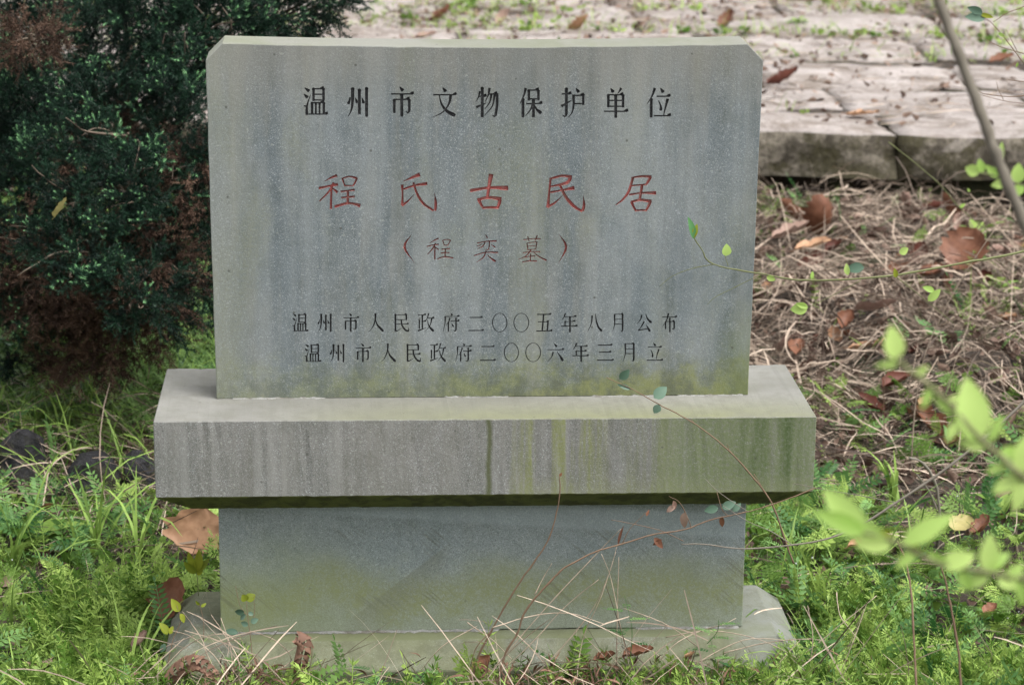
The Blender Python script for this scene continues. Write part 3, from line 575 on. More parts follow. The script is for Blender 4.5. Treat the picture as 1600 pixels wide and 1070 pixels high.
# slab: outline with cut corners and a slightly hollow top edge
def build_slab():
    HT, XB, XT, CH, T = 0.6665, 0.500, 0.508, 0.031, 0.100
    out = []
    for i in range(13):
        z = i/12*(HT-CH); out.append((XB+(XT-XB)*z/HT, z))
    right = out[:]
    tops = []
    for i in range(31):
        t = i/30; x = (XT-CH)-(2*(XT-CH))*t; sag = 0.0065*(1-(2*t-1)**2); tops.append((x, HT-sag))
    left = [(-x, z) for x, z in out[::-1]]
    poly = right+tops+left
    bm = bmesh.new(); rr = random.Random(3)
    f = [bm.verts.new((x+rr.gauss(0, .0004), 0, z+rr.gauss(0, .0004))) for x, z in poly]; b = [bm.verts.new((x, T, z)) for x, z in poly]
    n = len(poly)
    bm.faces.new(f); bm.faces.new(b[::-1])
    for i in range(n): bm.faces.new((f[i], b[i], b[(i+1) % n], f[(i+1) % n]))
    bmesh.ops.recalc_face_normals(bm, faces=bm.faces)
    me = bpy.data.meshes.new('inscribed_slab'); bm.to_mesh(me); bm.free()
    for q in (M['slab'], M['black'], M['redwall_shade']): me.materials.append(q)
    o = link('inscribed_slab', me, stele); bevelled(o, 0.0011, 1); baked(o)
    # carve layer by layer (the k-th stroke of every character), so that no cutter crosses itself
    deep = {'black': 0.0055, 'red': 0.0060}; tap = {'black': 0.0004, 'red': 0.0017}
    k = 0; cutters = []
    while any(len(c[1]) > k for c in CHARS):
        bm = bmesh.new()
        for col, sts in CHARS:
            if len(sts) > k: stroke_prism(bm, sts[k], -0.004, deep[col]+0.00002*k, tap[col], 1 if col == 'black' else 2)
        bmesh.ops.recalc_face_normals(bm, faces=bm.faces); bmesh.ops.triangulate(bm, faces=bm.faces)
        cm = bpy.data.meshes.new('cut'); bm.to_mesh(cm); bm.free()
        for q in (M['slab'], M['black'], M['redwall_shade']): cm.materials.append(q)
        c = bpy.data.objects.new('cut', cm); COL.objects.link(c); c.location = (0, 0, 0)
        # the slab's mesh is in place coordinates but its object hangs under the stele: keep both at the origin while cutting
        cutters.append(c); k += 1
    o.parent = None; o.location = (0, 0, 0)
    for c in cutters:
        md = o.modifiers.new('carve', 'BOOLEAN'); md.solver = 'MANIFOLD'; md.operation = 'DIFFERENCE'; md.object = c
        md.material_mode = 'INDEX'
    baked(o)
    for c in cutters: bpy.data.objects.remove(c)
    o.parent = stele; o.location = -stele.location; o.name = 'inscribed_slab'
    print('slab polys', len(o.data.polygons), set(p.material_index for p in o.data.polygons))
    # paint lying in the grooves: one piece per character
    for col, sts in CHARS:
        mb = MB()
        for i, st in enumerate(sts):
            Lf, Rf = stroke_outline(st, tap[col]+0.0001); y = deep[col]-0.0007-0.00002*i; n_ = len(st)
            V = np.concatenate([np.stack([Lf[:, 0], np.full(n_, y), Lf[:, 1]], 1), np.stack([Rf[:, 0], np.full(n_, y), Rf[:, 1]], 1)])
            F = np.array([(j, n_+j, n_+j+1, j+1) for j in range(n_-1)]); mb.add(V, F)
        q = mb.build('carved_character' , M[col], o); q.location = (0, 0, 0)
        if col == 'red': q['label'] = 'red painted clerical-script character'
    return o
slab = build_slab()

PF, PB, PH = -0.1465, 0.2156, 0.1457
pl = link('plinth', xprism([(PF, 0), (PF, -0.07), (PF, -PH), (PF+0.062, -PH-0.042), (PB-0.062, -PH-0.042), (PB, -PH), (PB, 0)], -0.607, 0.606, 'plinth', M['plinth'], 110, 0.0003, 2), stele)
# taper the two ends of the underside the same way
for v in pl.data.vertices:
    if v.co.z < -PH-0.02: v.co.x *= (0.607-0.062)/0.607
bevelled(pl, 0.0016, 1)
pd = link('pedestal', xprism([(-0.042, -PH-0.0435), (-0.0421, -0.32), (-0.043, -0.449), (0.125, -0.449), (0.12, -PH-0.0435)], -0.4985, 0.4975, 'pedestal', M['ped'], 24, 0.0004, 3), stele)
bevelled(pd, 0.002)
def build_base():
    bm = bmesh.new()
    def ringv(x0, x1, y0, y1, z): return [bm.verts.new(c) for c in ((x0, y0, z), (x1, y0, z), (x1, y1, z), (x0, y1, z))]
    r = [ringv(-0.606, 0.612, -0.130, 0.235, -0.72), ringv(-0.606, 0.612, -0.130, 0.235, -0.496), ringv(-0.556, 0.558, -0.088, 0.19, -0.4505)]
    for a, b in ((r[0], r[1]), (r[1], r[2])):
        for i in range(4): bm.faces.new((a[i], a[(i+1) % 4], b[(i+1) % 4], b[i]))
    bm.faces.new(r[0][::-1]); bm.faces.new(r[2]); bmesh.ops.recalc_face_normals(bm, faces=bm.faces)
    rr = random.Random(4)
    for v in bm.verts: v.co += Vector((rr.gauss(0, .0003), rr.gauss(0, .0003), rr.gauss(0, .0003)))
    me = bpy.data.meshes.new('base_stone'); bm.to_mesh(me); bm.free(); me.materials.append(M['base'])
    o = link('base_stone', me, stele); bevelled(o, 0.0015, 1, 20)
build_base()
def mortar(name, x0, x1, y, z, w, seed, zr_=0.0015):
    mb = MB(); rr = np.random.default_rng(seed); xs = np.linspace(x0, x1, 160); n = len(xs)
    yo = y - np.abs(rr.normal(0, 0.4*w, n)) - w*0.5; zo = z + np.abs(rr.normal(0, zr_*0.6, n)) + zr_*0.5
    gap = (fbm(xs*9, xs*0, seed) < -0.25); yo = np.where(gap, y+0.004, yo)
    V = np.concatenate([np.stack([xs, yo, np.full(n, z-0.0005)], 1), np.stack([xs, (yo+y)/2+0.001, zo], 1), np.stack([xs, np.full(n, y+0.003), zo], 1)])
    i = np.arange(n-1); mb.add(V, np.concatenate([np.stack([i, i+1, n+i+1, n+i], 1), np.stack([n+i, n+i+1, 2*n+i+1, 2*n+i], 1)])); mb.build(name, M['mortar'], stele)
mortar('mortar_joint', -0.47, 0.49, 0.0, 0.0, 0.006, 5)
mortar('mortar_joint', -0.48, 0.49, -0.043, -0.4495, 0.008, 8)

# ------------------------------------------------------------------ leaf and blade shapes (templates; local Y = length, Z = up)
def T_leaf(n=6, width=0.5, fold=0.25, droop=0.25, kind='ovate', teeth=0):
    t = np.linspace(0, 1, n+1)
    w = {'ovate': np.sin(np.pi*t**0.8)**0.8, 'obovate': np.sin(np.pi*t**1.5)**0.75, 'lance': np.sin(np.pi*t**0.7)**1.2, 'round': np.sqrt(np.maximum(0, 1-(2*t-1)**2))}[kind]*width/2
    w[0] = 0.01; w[-1] = 0.004
    z = -droop*t**2
    Lv = np.stack([-w, t, z+w*fold], 1); C = np.stack([0*t, t, z], 1); Rv = np.stack([w, t, z+w*fold], 1)
    V = np.concatenate([Lv, C, Rv]); m_ = n+1; i = np.arange(n)
    F = np.concatenate([np.stack([i, m_+i, m_+i+1, i+1], 1), np.stack([m_+i, 2*m_+i, 2*m_+i+1, m_+i+1], 1)])
    return V, F, np.zeros(len(V))
def place(tV, pos, d, sc, roll=0.0):
    R = frame_to(np.array([d], float), np.array([roll]))[0]; return (tV*sc)@R.T + np.array(pos)
def join(parts):
    V, F, A, n = [], [], [], 0
    for v, f, a in parts: V.append(v); F.append(f+n); A.append(a); n += len(v)
    return np.concatenate(V), np.concatenate(F), np.concatenate(A)
def T_pinnate(pairs=7, ll=0.22, lw=0.45, curve=0.3, kind='ovate', ang=1.1, end=True, seg=2):
    tv, tf, ta = T_leaf(seg, lw, 0.2, 0.1, kind); parts = []
    t = np.linspace(0, 1, 7); rach = np.stack([0*t, t, -curve*t**2+0.0*t], 1)
    w = np.full(7, 0.008); V = np.concatenate([rach-[0.008, 0, 0], rach+[0.008, 0, 0]]); i = np.arange(6); parts.append((V, np.stack([i, 7+i, 8+i, i+1], 1), np.zeros(14)))
    for k in range(pairs):
        s_ = 0.18+0.8*k/pairs; p = [0, s_, -curve*s_**2]; sz = ll*(0.75+0.5*math.sin(math.pi*min(1, s_*0.9)))
        for sg in (-1, 1):
            parts.append((place(tv, p, (sg*math.sin(ang), math.cos(ang), -0.15), sz, random.uniform(-.3, .3)), tf, ta))
    if end: parts.append((place(tv, [0, 1, -curve], (0, 1, -curve), ll), tf, ta))
    return join(parts)
def T_ferny(n1=5, n2=3):
    sub = T_pinnate(n2, 0.36, 0.5, 0.1, 'ovate', 0.8, True, 2); parts = []
    t = np.linspace(0, 1, 4); rach = np.stack([0*t, t, -0.2*t**2], 1); V = np.concatenate([rach-[0.01, 0, 0], rach+[0.01, 0, 0]]); i = np.arange(3); parts.append((V, np.stack([i, 4+i, 5+i, i+1], 1), np.zeros(8)))
    for k in range(n1):
        s_ = 0.3+0.62*k/n1; sz = 0.5*(1-0.75*k/n1)
        for sg in (-1, 1): parts.append((place(sub[0], [0, s_, -0.2*s_**2], (sg*0.85, 0.55, -0.05), sz, random.uniform(-.25, .25)), sub[1], sub[2]))
    parts.append((place(sub[0], [0, 0.9, -0.17], (0, 1, -0.3), 0.22), sub[1], sub[2])); return join(parts)
def T_whorl(levels=5):
    tv, tf, ta = T_leaf(2, 0.18, 0.1, 0.1, 'lance'); parts = []
    t = np.linspace(0, 1, 4); c = np.stack([0.06*np.sin(t*3), t, 0*t], 1); V = np.concatenate([c-[0.008, 0, 0], c+[0.008, 0, 0]]); i = np.arange(3); parts.append((V, np.stack([i, 4+i, 5+i, i+1], 1), np.zeros(8)))
    for k in range(levels):
        s_ = 0.2+0.8*k/(levels-1)
        for q in range(6):
            a = q*math.pi/3+k*0.5; up = 0.45 if k < levels-1 else 1.3
            parts.append((place(tv, [0.06*math.sin(s_*3), s_, 0], (math.cos(a), up, math.sin(a)), 0.24*(1.1-0.4*s_)), tf, ta))
    return join(parts)
def T_clump(n=5, kind='ovate', lw=0.7):
    tv, tf, ta = T_leaf(3, lw, 0.15, 0.2, kind); parts = []
    for q in range(n):
        a = q*2*math.pi/n+random.uniform(-.3, .3); parts.append((place(tv, [0.05*math.cos(a), random.uniform(0, .5), 0.05*math.sin(a)], (math.cos(a), random.uniform(.1, .6), math.sin(a)), random.uniform(.45, .7)), tf, ta))
    return join(parts)
def scatter(mb, T, x, y, zoff, size, tilt, up=True, a=None, zf=gz):
    """stand templates (length along Y) on the ground, leaning by tilt radians from the vertical"""
    N = len(x); az = rng.uniform(0, 2*np.pi, N); ti = np.abs(rng.normal(tilt[0], tilt[1], N))
    d = np.stack([np.cos(az)*np.sin(ti), np.sin(az)*np.sin(ti), np.cos(ti)], 1)
    pos = np.stack([x, y, zf(x, y)+zoff], 1); R = frame_to(d, rng.uniform(-0.7, 0.7, N) if up else rng.uniform(0, 6.28, N))
    instances(mb, T[0], T[1], T[2], pos, R, size, rng.uniform(0, 1, N) if a is None else a)
def pick(n, dens, x0, x1, y0, y1):
    x = rng.uniform(x0, x1, n); y = rng.uniform(y0, y1, n); k = rng.uniform(0, 1, n) < dens(x, y); return x[k], y[k]
def free(x, y):      # 0 where the stele stands
    return ~((np.abs(x) < 0.61) & (y > -0.135) & (y < 0.24))

# ---- lush green zone (1) and straw zone (1)
def green(x, y):
    left = sm(-x, 0.30, 0.5)*(1-sm(y, 0.85, 1.05)*0.8)
    right = sm(x, 0.45, 0.6)*(1-sm(y+0.25*fbm(x*3, y*3, 21)*0.5-0.5*sm(x, 1.2, 1.5), 0.85, 1.2)*0.95)
    front = (1-sm(y, -0.14, -0.1))*0.9
    far = 0.05+0.35*sm(x, 1.45, 1.9)*(1-sm(y, 2.6, 3.4)) + 0.5*sm(-x, 0.5, 0.6)*sm(y, 1.6, 1.9)
    patch = np.clip(fbm(x*2.6, y*2.6, 31)*1.3-0.1, 0, 1)*0.35
    return np.clip(np.maximum.reduce([left, right, front, far+patch*sm(y, 1.0, 1.5)]), 0, 1)*free(x, y)*(y < terr_y(x)-0.06)
def straw(x, y):
    r = sm(x, 0.4, 0.7)*sm(y, 0.8, 1.2)
    l = sm(-x, 0.4, 0.6)*sm(y, 0.85, 1.1)*(1-sm(y, 1.7, 2.0))
    mid = (np.abs(x) < 0.7)*0.25*(y > 0.24)
    f = (1-sm(y, -0.13, -0.1))*np.exp(-((x-0.22)/0.3)**2)*0.5
    r = r*(1-0.8*np.exp(-((y-(4.62-0.117*(x-1.24)))/0.11)**2))
    r = r*(1-0.95*np.exp(-((x-2.15)/0.26)**2-((y-4.36)/0.2)**2))
    return np.clip(np.maximum.reduce([r, l*1.0, mid+0*x, f, 0.13+0.15*np.clip(fbm(x*3, y*3, 65), 0, 1)]), 0, 1)*free(x, y)*(y < terr_y(x)-0.03)

X0, X1, Y0, Y1 = -1.9, 2.8, -0.75, 4.6
mb = MB()
for tp, n, s0, s1 in ((T_ferny(5, 3), 2500, 0.045, 0.10), (T_ferny(4, 4), 2100, 0.035, 0.08)):
    x, y = pick(n*4, lambda x, y: green(x, y)*(1-sm(y, 1.6, 2.4)*0.75)*np.clip(0.55+fbm(x*5, y*5, 41), 0.15, 1), X0, X1, Y0, Y1)
    x, y = x[:n], y[:n]; scatter(mb, tp, x, y, rng.uniform(0.0, 0.05, len(x)), rng.uniform(s0, s1, len(x)), (0.9, 0.35))
tag(mb.build('ferny_ground_cover', M['herb']), kind='stuff')
mb = MB()
for tp, n in ((T_pinnate(7, 0.20, 0.42, 0.35), 2500), (T_pinnate(9, 0.16, 0.38, 0.6), 2100)):
    x, y = pick(n*4, lambda x, y: green(x, y)*(1-sm(y, 1.6, 2.4)*0.6)*np.clip(0.5-fbm(x*4, y*4, 43), 0.12, 1), X0, X1, Y0, Y1)
    x, y = x[:n], y[:n]; scatter(mb, tp, x, y, rng.uniform(0.0, 0.06, len(x)), rng.uniform(0.045, 0.115, len(x)), (0.75, 0.4))
tag(mb.build('vetch_ground_cover', M['vetch']), kind='stuff')
mb = MB()
for tp, n in ((T_whorl(5), 2600), (T_whorl(4), 2200), (T_clump(5), 1900), (T_clump(6, 'round', 0.9), 1500)):
    x, y = pick(n*4, lambda x, y: green(x, y)*np.clip(0.6+fbm(x*4, y*4, 47+n), 0.1, 1), X0, X1, Y0, Y1)
    x, y = x[:n], y[:n]; scatter(mb, tp, x, y, rng.uniform(-0.005, 0.03, len(x)), rng.uniform(0.03, 0.085, len(x))*(1 if n > 2000 else 0.6), (0.35, 0.3), False)
tag(mb.build('weed_ground_cover', M['grass']), kind='stuff')

FRONT_LITTER = True
mb = MB()      # taller weeds along the foot of the base stone
fd = lambda x, y: (y < -0.135)*(y > -0.42)*np.clip(0.28+0.55*sm(x, 0.05, 0.35)+0.5*sm(-x, 0.28, 0.5)+0.35*fbm(x*6, y*6, 91), 0.08, 1) + (np.abs(np.abs(x)-0.76) < 0.09)*(y > -0.2)*(y < 0.35)*0.5
for tp, n, s0, s1 in ((T_whorl(6), 900, 0.06, 0.12), (T_pinnate(8, 0.2, 0.4, 0.25), 900, 0.06, 0.11), (T_ferny(5, 3), 800, 0.05, 0.10)):
    x, y = pick(n*8, fd, -1.1, 1.3, -0.42, 0.35); x, y = x[:n], y[:n]; scatter(mb, tp, x, y, rng.uniform(0.0, 0.03, len(x)), rng.uniform(s0, s1, len(x)), (0.35, 0.25))
tag(mb.build('tall_weeds', M['herb']), kind='stuff')

def blades(mb, x, y, L, w, bend, a, K=7, zoff=0, zf=gz, lean=(0.25, 0.2)):
    N = len(x); az = rng.uniform(0, 2*np.pi, N); ph = np.abs(rng.normal(lean[0], lean[1], N)); t = np.linspace(0, 1, K)
    phi = ph[:, None] + bend[:, None]*t[None, :]**1.4
    st = L[:, None]/(K-1); h = np.cumsum(np.sin(phi)*st, 1)-np.sin(phi[:, :1])*st; v = np.cumsum(np.cos(phi)*st, 1)-np.cos(phi[:, :1])*st
    sway = rng.normal(0, 0.08, N)[:, None]*L[:, None]*t[None, :]**2
    c, s_ = np.cos(az)[:, None], np.sin(az)[:, None]
    Pp = np.stack([x[:, None]+c*h-s_*sway, y[:, None]+s_*h+c*sway, (zf(x, y)+zoff)[:, None]+v], -1)
    side = np.stack([-np.sin(az), np.cos(az), rng.normal(0, 0.35, N)], 1); side = unit(side)
    wd = w[:, None]*np.array([0.7, 1, 1, 0.9, 0.75, 0.45, 0.06] if K == 7 else np.linspace(1, 0.1, K))[None, :]
    gz_ = zf(Pp[..., 0], Pp[..., 1]) + 0.004; Pp[..., 2] = np.maximum(Pp[..., 2], gz_)
    ribbons(mb, Pp, wd, side, a)
mb = MB()
x, y = pick(16000, lambda x, y: green(x, y)*0.55*np.clip(0.3+fbm(x*3, y*3, 53)*1.6, 0.06, 1), X0, X1, Y0, Y1); n = len(x)
blades(mb, x, y, rng.uniform(0.06, 0.2, n), rng.uniform(0.0008, 0.0022, n), rng.uniform(0.2, 2.0, n), rng.uniform(0, 1, n))
x, y = pick(9000, lambda x, y: 0.085*green(x, y)*(y < 1.3)+((np.hypot(x+0.83, y-0.75) < 0.28) | (np.hypot(x+0.75, y-0.15) < 0.12) | (np.hypot(x-0.78, y-0.5) < 0.2))*0.16, X0, X1, Y0, Y1); n = len(x)
blades(mb, x, y, rng.uniform(0.12, 0.30, n), rng.uniform(0.0012, 0.003, n), rng.uniform(0.3, 2.2, n), rng.uniform(0.2, 1, n), lean=(0.2, 0.2))
x, y = pick(30000, lambda x, y: sm(-x, 0.52, 0.62)*(sm(y, 0.7, 1.0)*0.16+sm(y, 1.0, 1.3)*0.30)*(1-sm(y, 2.3, 2.9))+0*x, X0, X1, Y0, Y1); n = len(x)
blades(mb, x, y, rng.uniform(0.18, 0.42, n), rng.uniform(0.0012, 0.0026, n), rng.uniform(1.0, 2.8, n), rng.uniform(0.0, 1, n), lean=(0.35, 0.25))
tag(mb.build('meadow_grass', M['grass']), kind='stuff')
mb = MB()      # dense fine arching grass under the juniper
x, y = pick(52000, lambda x, y: sm(-x, 0.35, 0.6)*sm(y, 1.35, 1.75)*(1-sm(y, 3.2, 3.8))*0.75 + 0.10*(np.abs(x+1.15) < 0.25)*(np.abs(y-1.5) < 0.3), -2.0, -0.3, 1.1, 4.0); n = len(x)
blades(mb, x, y, rng.uniform(0.10, 0.26, n), rng.uniform(0.0012, 0.0026, n), rng.uniform(0.8, 2.6, n), rng.uniform(0, 1, n), lean=(0.3, 0.25))
tag(mb.build('arching_grass', M['darkgrass']), kind='stuff')

# ---- straw, sticks and leaf scraps
def strawstuff(mb, n, dens, L0, L1, w0, w1, zj, x0=X0, x1=X1, y0=Y0, y1=Y1, zf=gz, climb=0.25, lo=0.0):
    x, y = pick(n*3, dens, x0, x1, y0, y1); x, y = x[:n], y[:n]; N = len(x); K = 6
    az = rng.uniform(0, 2*np.pi, N); L = rng.uniform(L0, L1, N); t = np.linspace(-0.5, 0.5, K)
    cur = rng.normal(0, 0.45, N)[:, None]*t[None, :]; kink = np.where(rng.uniform(0, 1, N) < 0.25, rng.normal(0, 0.9, N), 0)[:, None]*(t[None, :] > rng.uniform(-.3, .3, N)[:, None])
    an = az[:, None]+cur+kink; st = L[:, None]/(K-1)
    px = x[:, None]+np.cumsum(np.cos(an)*st, 1)-st*2.5*np.cos(az)[:, None]; py = y[:, None]+np.cumsum(np.sin(an)*st, 1)-st*2.5*np.sin(az)[:, None]
    z0 = np.abs(rng.normal(0, zj, N))[:, None]; sl = rng.normal(0, climb, N)[:, None]
    pz = zf(px, py)+np.maximum(0.002, z0+sl*L[:, None]*t[None, :]-0.08*L[:, None]*(t[None, :]*2)**2*rng.uniform(0, 1, N)[:, None])
    Pp = np.stack([px, py, pz], -1); T_ = unit(np.gradient(Pp, axis=1)); rv = unit(rng.normal(0, 1, (N, 3))+np.array([0, 0, 0.01])); side = unit(np.cross(T_, rv[:, None, :]))
    w = rng.uniform(w0, w1, N)[:, None]*np.array([0.6, 1, 1, 1, 0.9, 0.4])[None, :]
    # keep them out of the stone
    ok = ~((np.abs(px) < 0.62) & (py > -0.135) & (py < 0.25)).any(1)
    ribbons(mb, Pp[ok], w[ok], side[ok], lo+(1-lo)*rng.beta(0.9, 1.0, N)[ok])
mb = MB()
strawstuff(mb, 22000, lambda x, y: straw(x, y)*np.clip(0.7+fbm(x*3, y*3, 61)*0.6, 0.3, 1), 0.03, 0.17, 0.0005, 0.0015, 0.035)
strawstuff(mb, 6000, lambda x, y: straw(x, y)*sm(x, 0.4, 0.7)*sm(y, 0.9, 1.4), 0.07, 0.26, 0.0007, 0.0019, 0.06, climb=0.3)
strawstuff(mb, 1000, lambda x, y: straw(x, y), 0.2, 0.45, 0.0014, 0.0032, 0.05)
strawstuff(mb, 900, lambda x, y: straw(x, y)*sm(x, 0.5, 0.7)*sm(y, 1.4, 2.0), 0.15, 0.42, 0.0012, 0.0030, 0.07, climb=0.5)
strawstuff(mb, 5200, lambda x, y: sm(-x, 0.5, 0.62)*sm(y, 0.72, 0.9)*(1-sm(y, 1.7, 2.0)), 0.08, 0.34, 0.0007, 0.0019, 0.07, climb=0.35)
strawstuff(mb, 1500, lambda x, y: green(x, y)*np.clip(fbm(x*3, y*3, 67)+0.2, 0, 1), 0.06, 0.25, 0.0006, 0.0014, 0.06, y1=1.4, climb=0.4)
tag(mb.build('straw_litter', M['straw']), kind='stuff')
mb = MB(); fl = lambda x, y: (y < -0.137)*(y > -0.34)*np.clip(0.9*np.exp(-((x-0.22)/0.2)**2)+1.0*np.exp(-((x+0.50)/0.14)**2)+0.5*np.exp(-((x-0.62)/0.12)**2)+0.08, 0, 1)
strawstuff(mb, 620, fl, 0.06, 0.26, 0.0006, 0.0014, 0.075, -0.9, 1.0, -0.34, -0.137, climb=0.7, lo=0.25)
tag(mb.build('dead_stalk_tangle', M['straw']), kind='stuff')
mb = MB(); x, y = pick(16000, fl, -0.9, 1.0, -0.34, -0.145); x, y = x[:1100], y[:1100]
scatter(mb, T_leaf(6, 0.2, 0.9, 0.8, 'ovate'), x, y, rng.uniform(0.01, 0.10, len(x)), rng.uniform(0.012, 0.034, len(x)), (1.0, 0.6), False, rng.beta(1.2, 1.5, len(x)))
tag(mb.build('shrivelled_leaf_curls', M['fernbrown']), kind='stuff')
tl = T_leaf(4, 0.55, 0.5, 0.45, 'ovate')
mb = MB()
x, y = pick(30000, lambda x, y: (straw(x, y)*0.8+0.10)*free(x, y)*(y < terr_y(x)-0.05), X0, X1, Y0, Y1); x, y = x[:15000], y[:15000]; N = len(x)
scatter(mb, tl, x, y, rng.uniform(0.0, 0.035, N), rng.uniform(0.012, 0.06, N)*rng.uniform(0.5, 1, N), (1.35, 0.4), False, rng.beta(1.2, 2.2, N))
tag(mb.build('leaf_scraps', M['litter']), kind='stuff')

# ---- on the terrace: grass in the joints, straw, scraps
def tz(x, y): return np.full(np.shape(x), TERR_Z-0.005) 
rowsY = np.array(rows)
def joint(x, y):
    yy = y+0.117*(x-1.24); d = np.min(np.abs(yy[..., None]-rowsY[None, 1:]), -1)
    return np.clip(np.exp(-(d/0.09)**2)*np.clip(fbm(x*2.2, y*1.2, 71)*1.6+0.15, 0, 1) + 0.45*sm(yy, 6.6, 8.2)*np.clip(fbm(x*2, y*2, 73)*1.5, 0, 1), 0, 1)*(yy > 4.75)
mb = MB(); x, y = pick(26000, lambda x, y: joint(x, y)*0.8, -2.2, 3.6, 4.7, 10.0); N = len(x)
blades(mb, x, y, rng.uniform(0.05, 0.16, N), rng.uniform(0.001, 0.0028, N), rng.uniform(0.3, 2.0, N), rng.uniform(0.3, 1, N), zf=tz, lean=(0.6, 0.3))
x, y = pick(2600, lambda x, y: joint(x, y)*0.6, -2.2, 3.6, 4.7, 10.0); scatter(mb, T_clump(5), x, y, 0.0, rng.uniform(0.03, 0.07, len(x)), (0.4, 0.3), False, None, tz)
tag(mb.build('joint_grass', M['herb']), kind='stuff')
mb = MB()
tdens = lambda x, y: (0.30+joint(x, y)*0.5+0.5*sm(y, 6.0, 8.0))*(y+0.117*(x-1.24) > 4.72)
strawstuff(mb, 8200, tdens, 0.04, 0.22, 0.0007, 0.002, 0.006, -2.2, 3.6, 4.7, 10.0, tz, 0.05)
tag(mb.build('terrace_straw', M['straw']), kind='stuff')
mb = MB(); x, y = pick(9000, lambda x, y: tdens(x, y)*0.7, -2.2, 3.6, 4.7, 10.0); N = len(x)
scatter(mb, tl, x, y, 0.006, rng.uniform(0.012, 0.045, N), (1.5, 0.12), False, rng.beta(1.3, 1.3, N), tz)
tag(mb.build('terrace_scraps', M['litter']), kind='stuff')
mb = MB(); x, y = pick(2400, lambda x, y: green(x, y)*(x > 0.5)*0.25+green(x, y)*(x < -0.5)*0.08, X0, X1, Y0, 1.6); N = len(x)
scatter(mb, T_leaf(2, 0.9, 0.2, 0.1, 'round'), x, y, rng.uniform(0.03, 0.075, N), rng.uniform(0.003, 0.0055, N), (0.8, 0.4), False)
tag(mb.build('tiny_white_flowers', M['white']), kind='stuff')

# ------------------------------------------------------------------ juniper shrub
def needle_sprig(L=0.09, shoots=5, seed=0, dens=11):
    r = np.random.default_rng(seed); V, F, A = [], [], []; n = 0
    def shoot(p0, d, l, m_):
        nonlocal n
        d = unit(np.array(d, float)); bend = r.normal(0, 0.25, 3)
        for k in range(m_):
            s_ = (k+0.5)/m_; c = p0 + d*l*s_ + bend*l*s_*s_*0.5
            for q in range(3):
                a = q*2.1+k*1.05; rnd_ = unit(np.cross(d, [0.3, 0.2, 0.9])); r2 = np.cross(d, rnd_)
                nd = unit(d*(0.55+0.7*s_*s_) + (rnd_*math.cos(a)+r2*math.sin(a))*0.8 + r.normal(0, 0.12, 3)); ln = r.uniform(0.009, 0.0145)*(1-0.3*s_*s_)
                sd_ = unit(np.cross(nd, r.normal(0, 1, 3)))*0.00115
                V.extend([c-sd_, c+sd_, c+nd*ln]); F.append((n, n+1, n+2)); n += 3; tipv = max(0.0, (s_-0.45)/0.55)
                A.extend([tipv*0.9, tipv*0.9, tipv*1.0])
    shoot(np.zeros(3), (0, 1, 0), L, dens*2)
    for i in range(shoots):
        s_ = 0.2+0.7*i/shoots; a = i*2.4+r.uniform(-.4, .4)
        shoot(np.array([0, L*s_, 0]), (math.cos(a)*0.75, 0.7, math.sin(a)*0.75), L*r.uniform(0.3, 0.5), dens)
    return np.array(V), np.array(F), np.array(A)
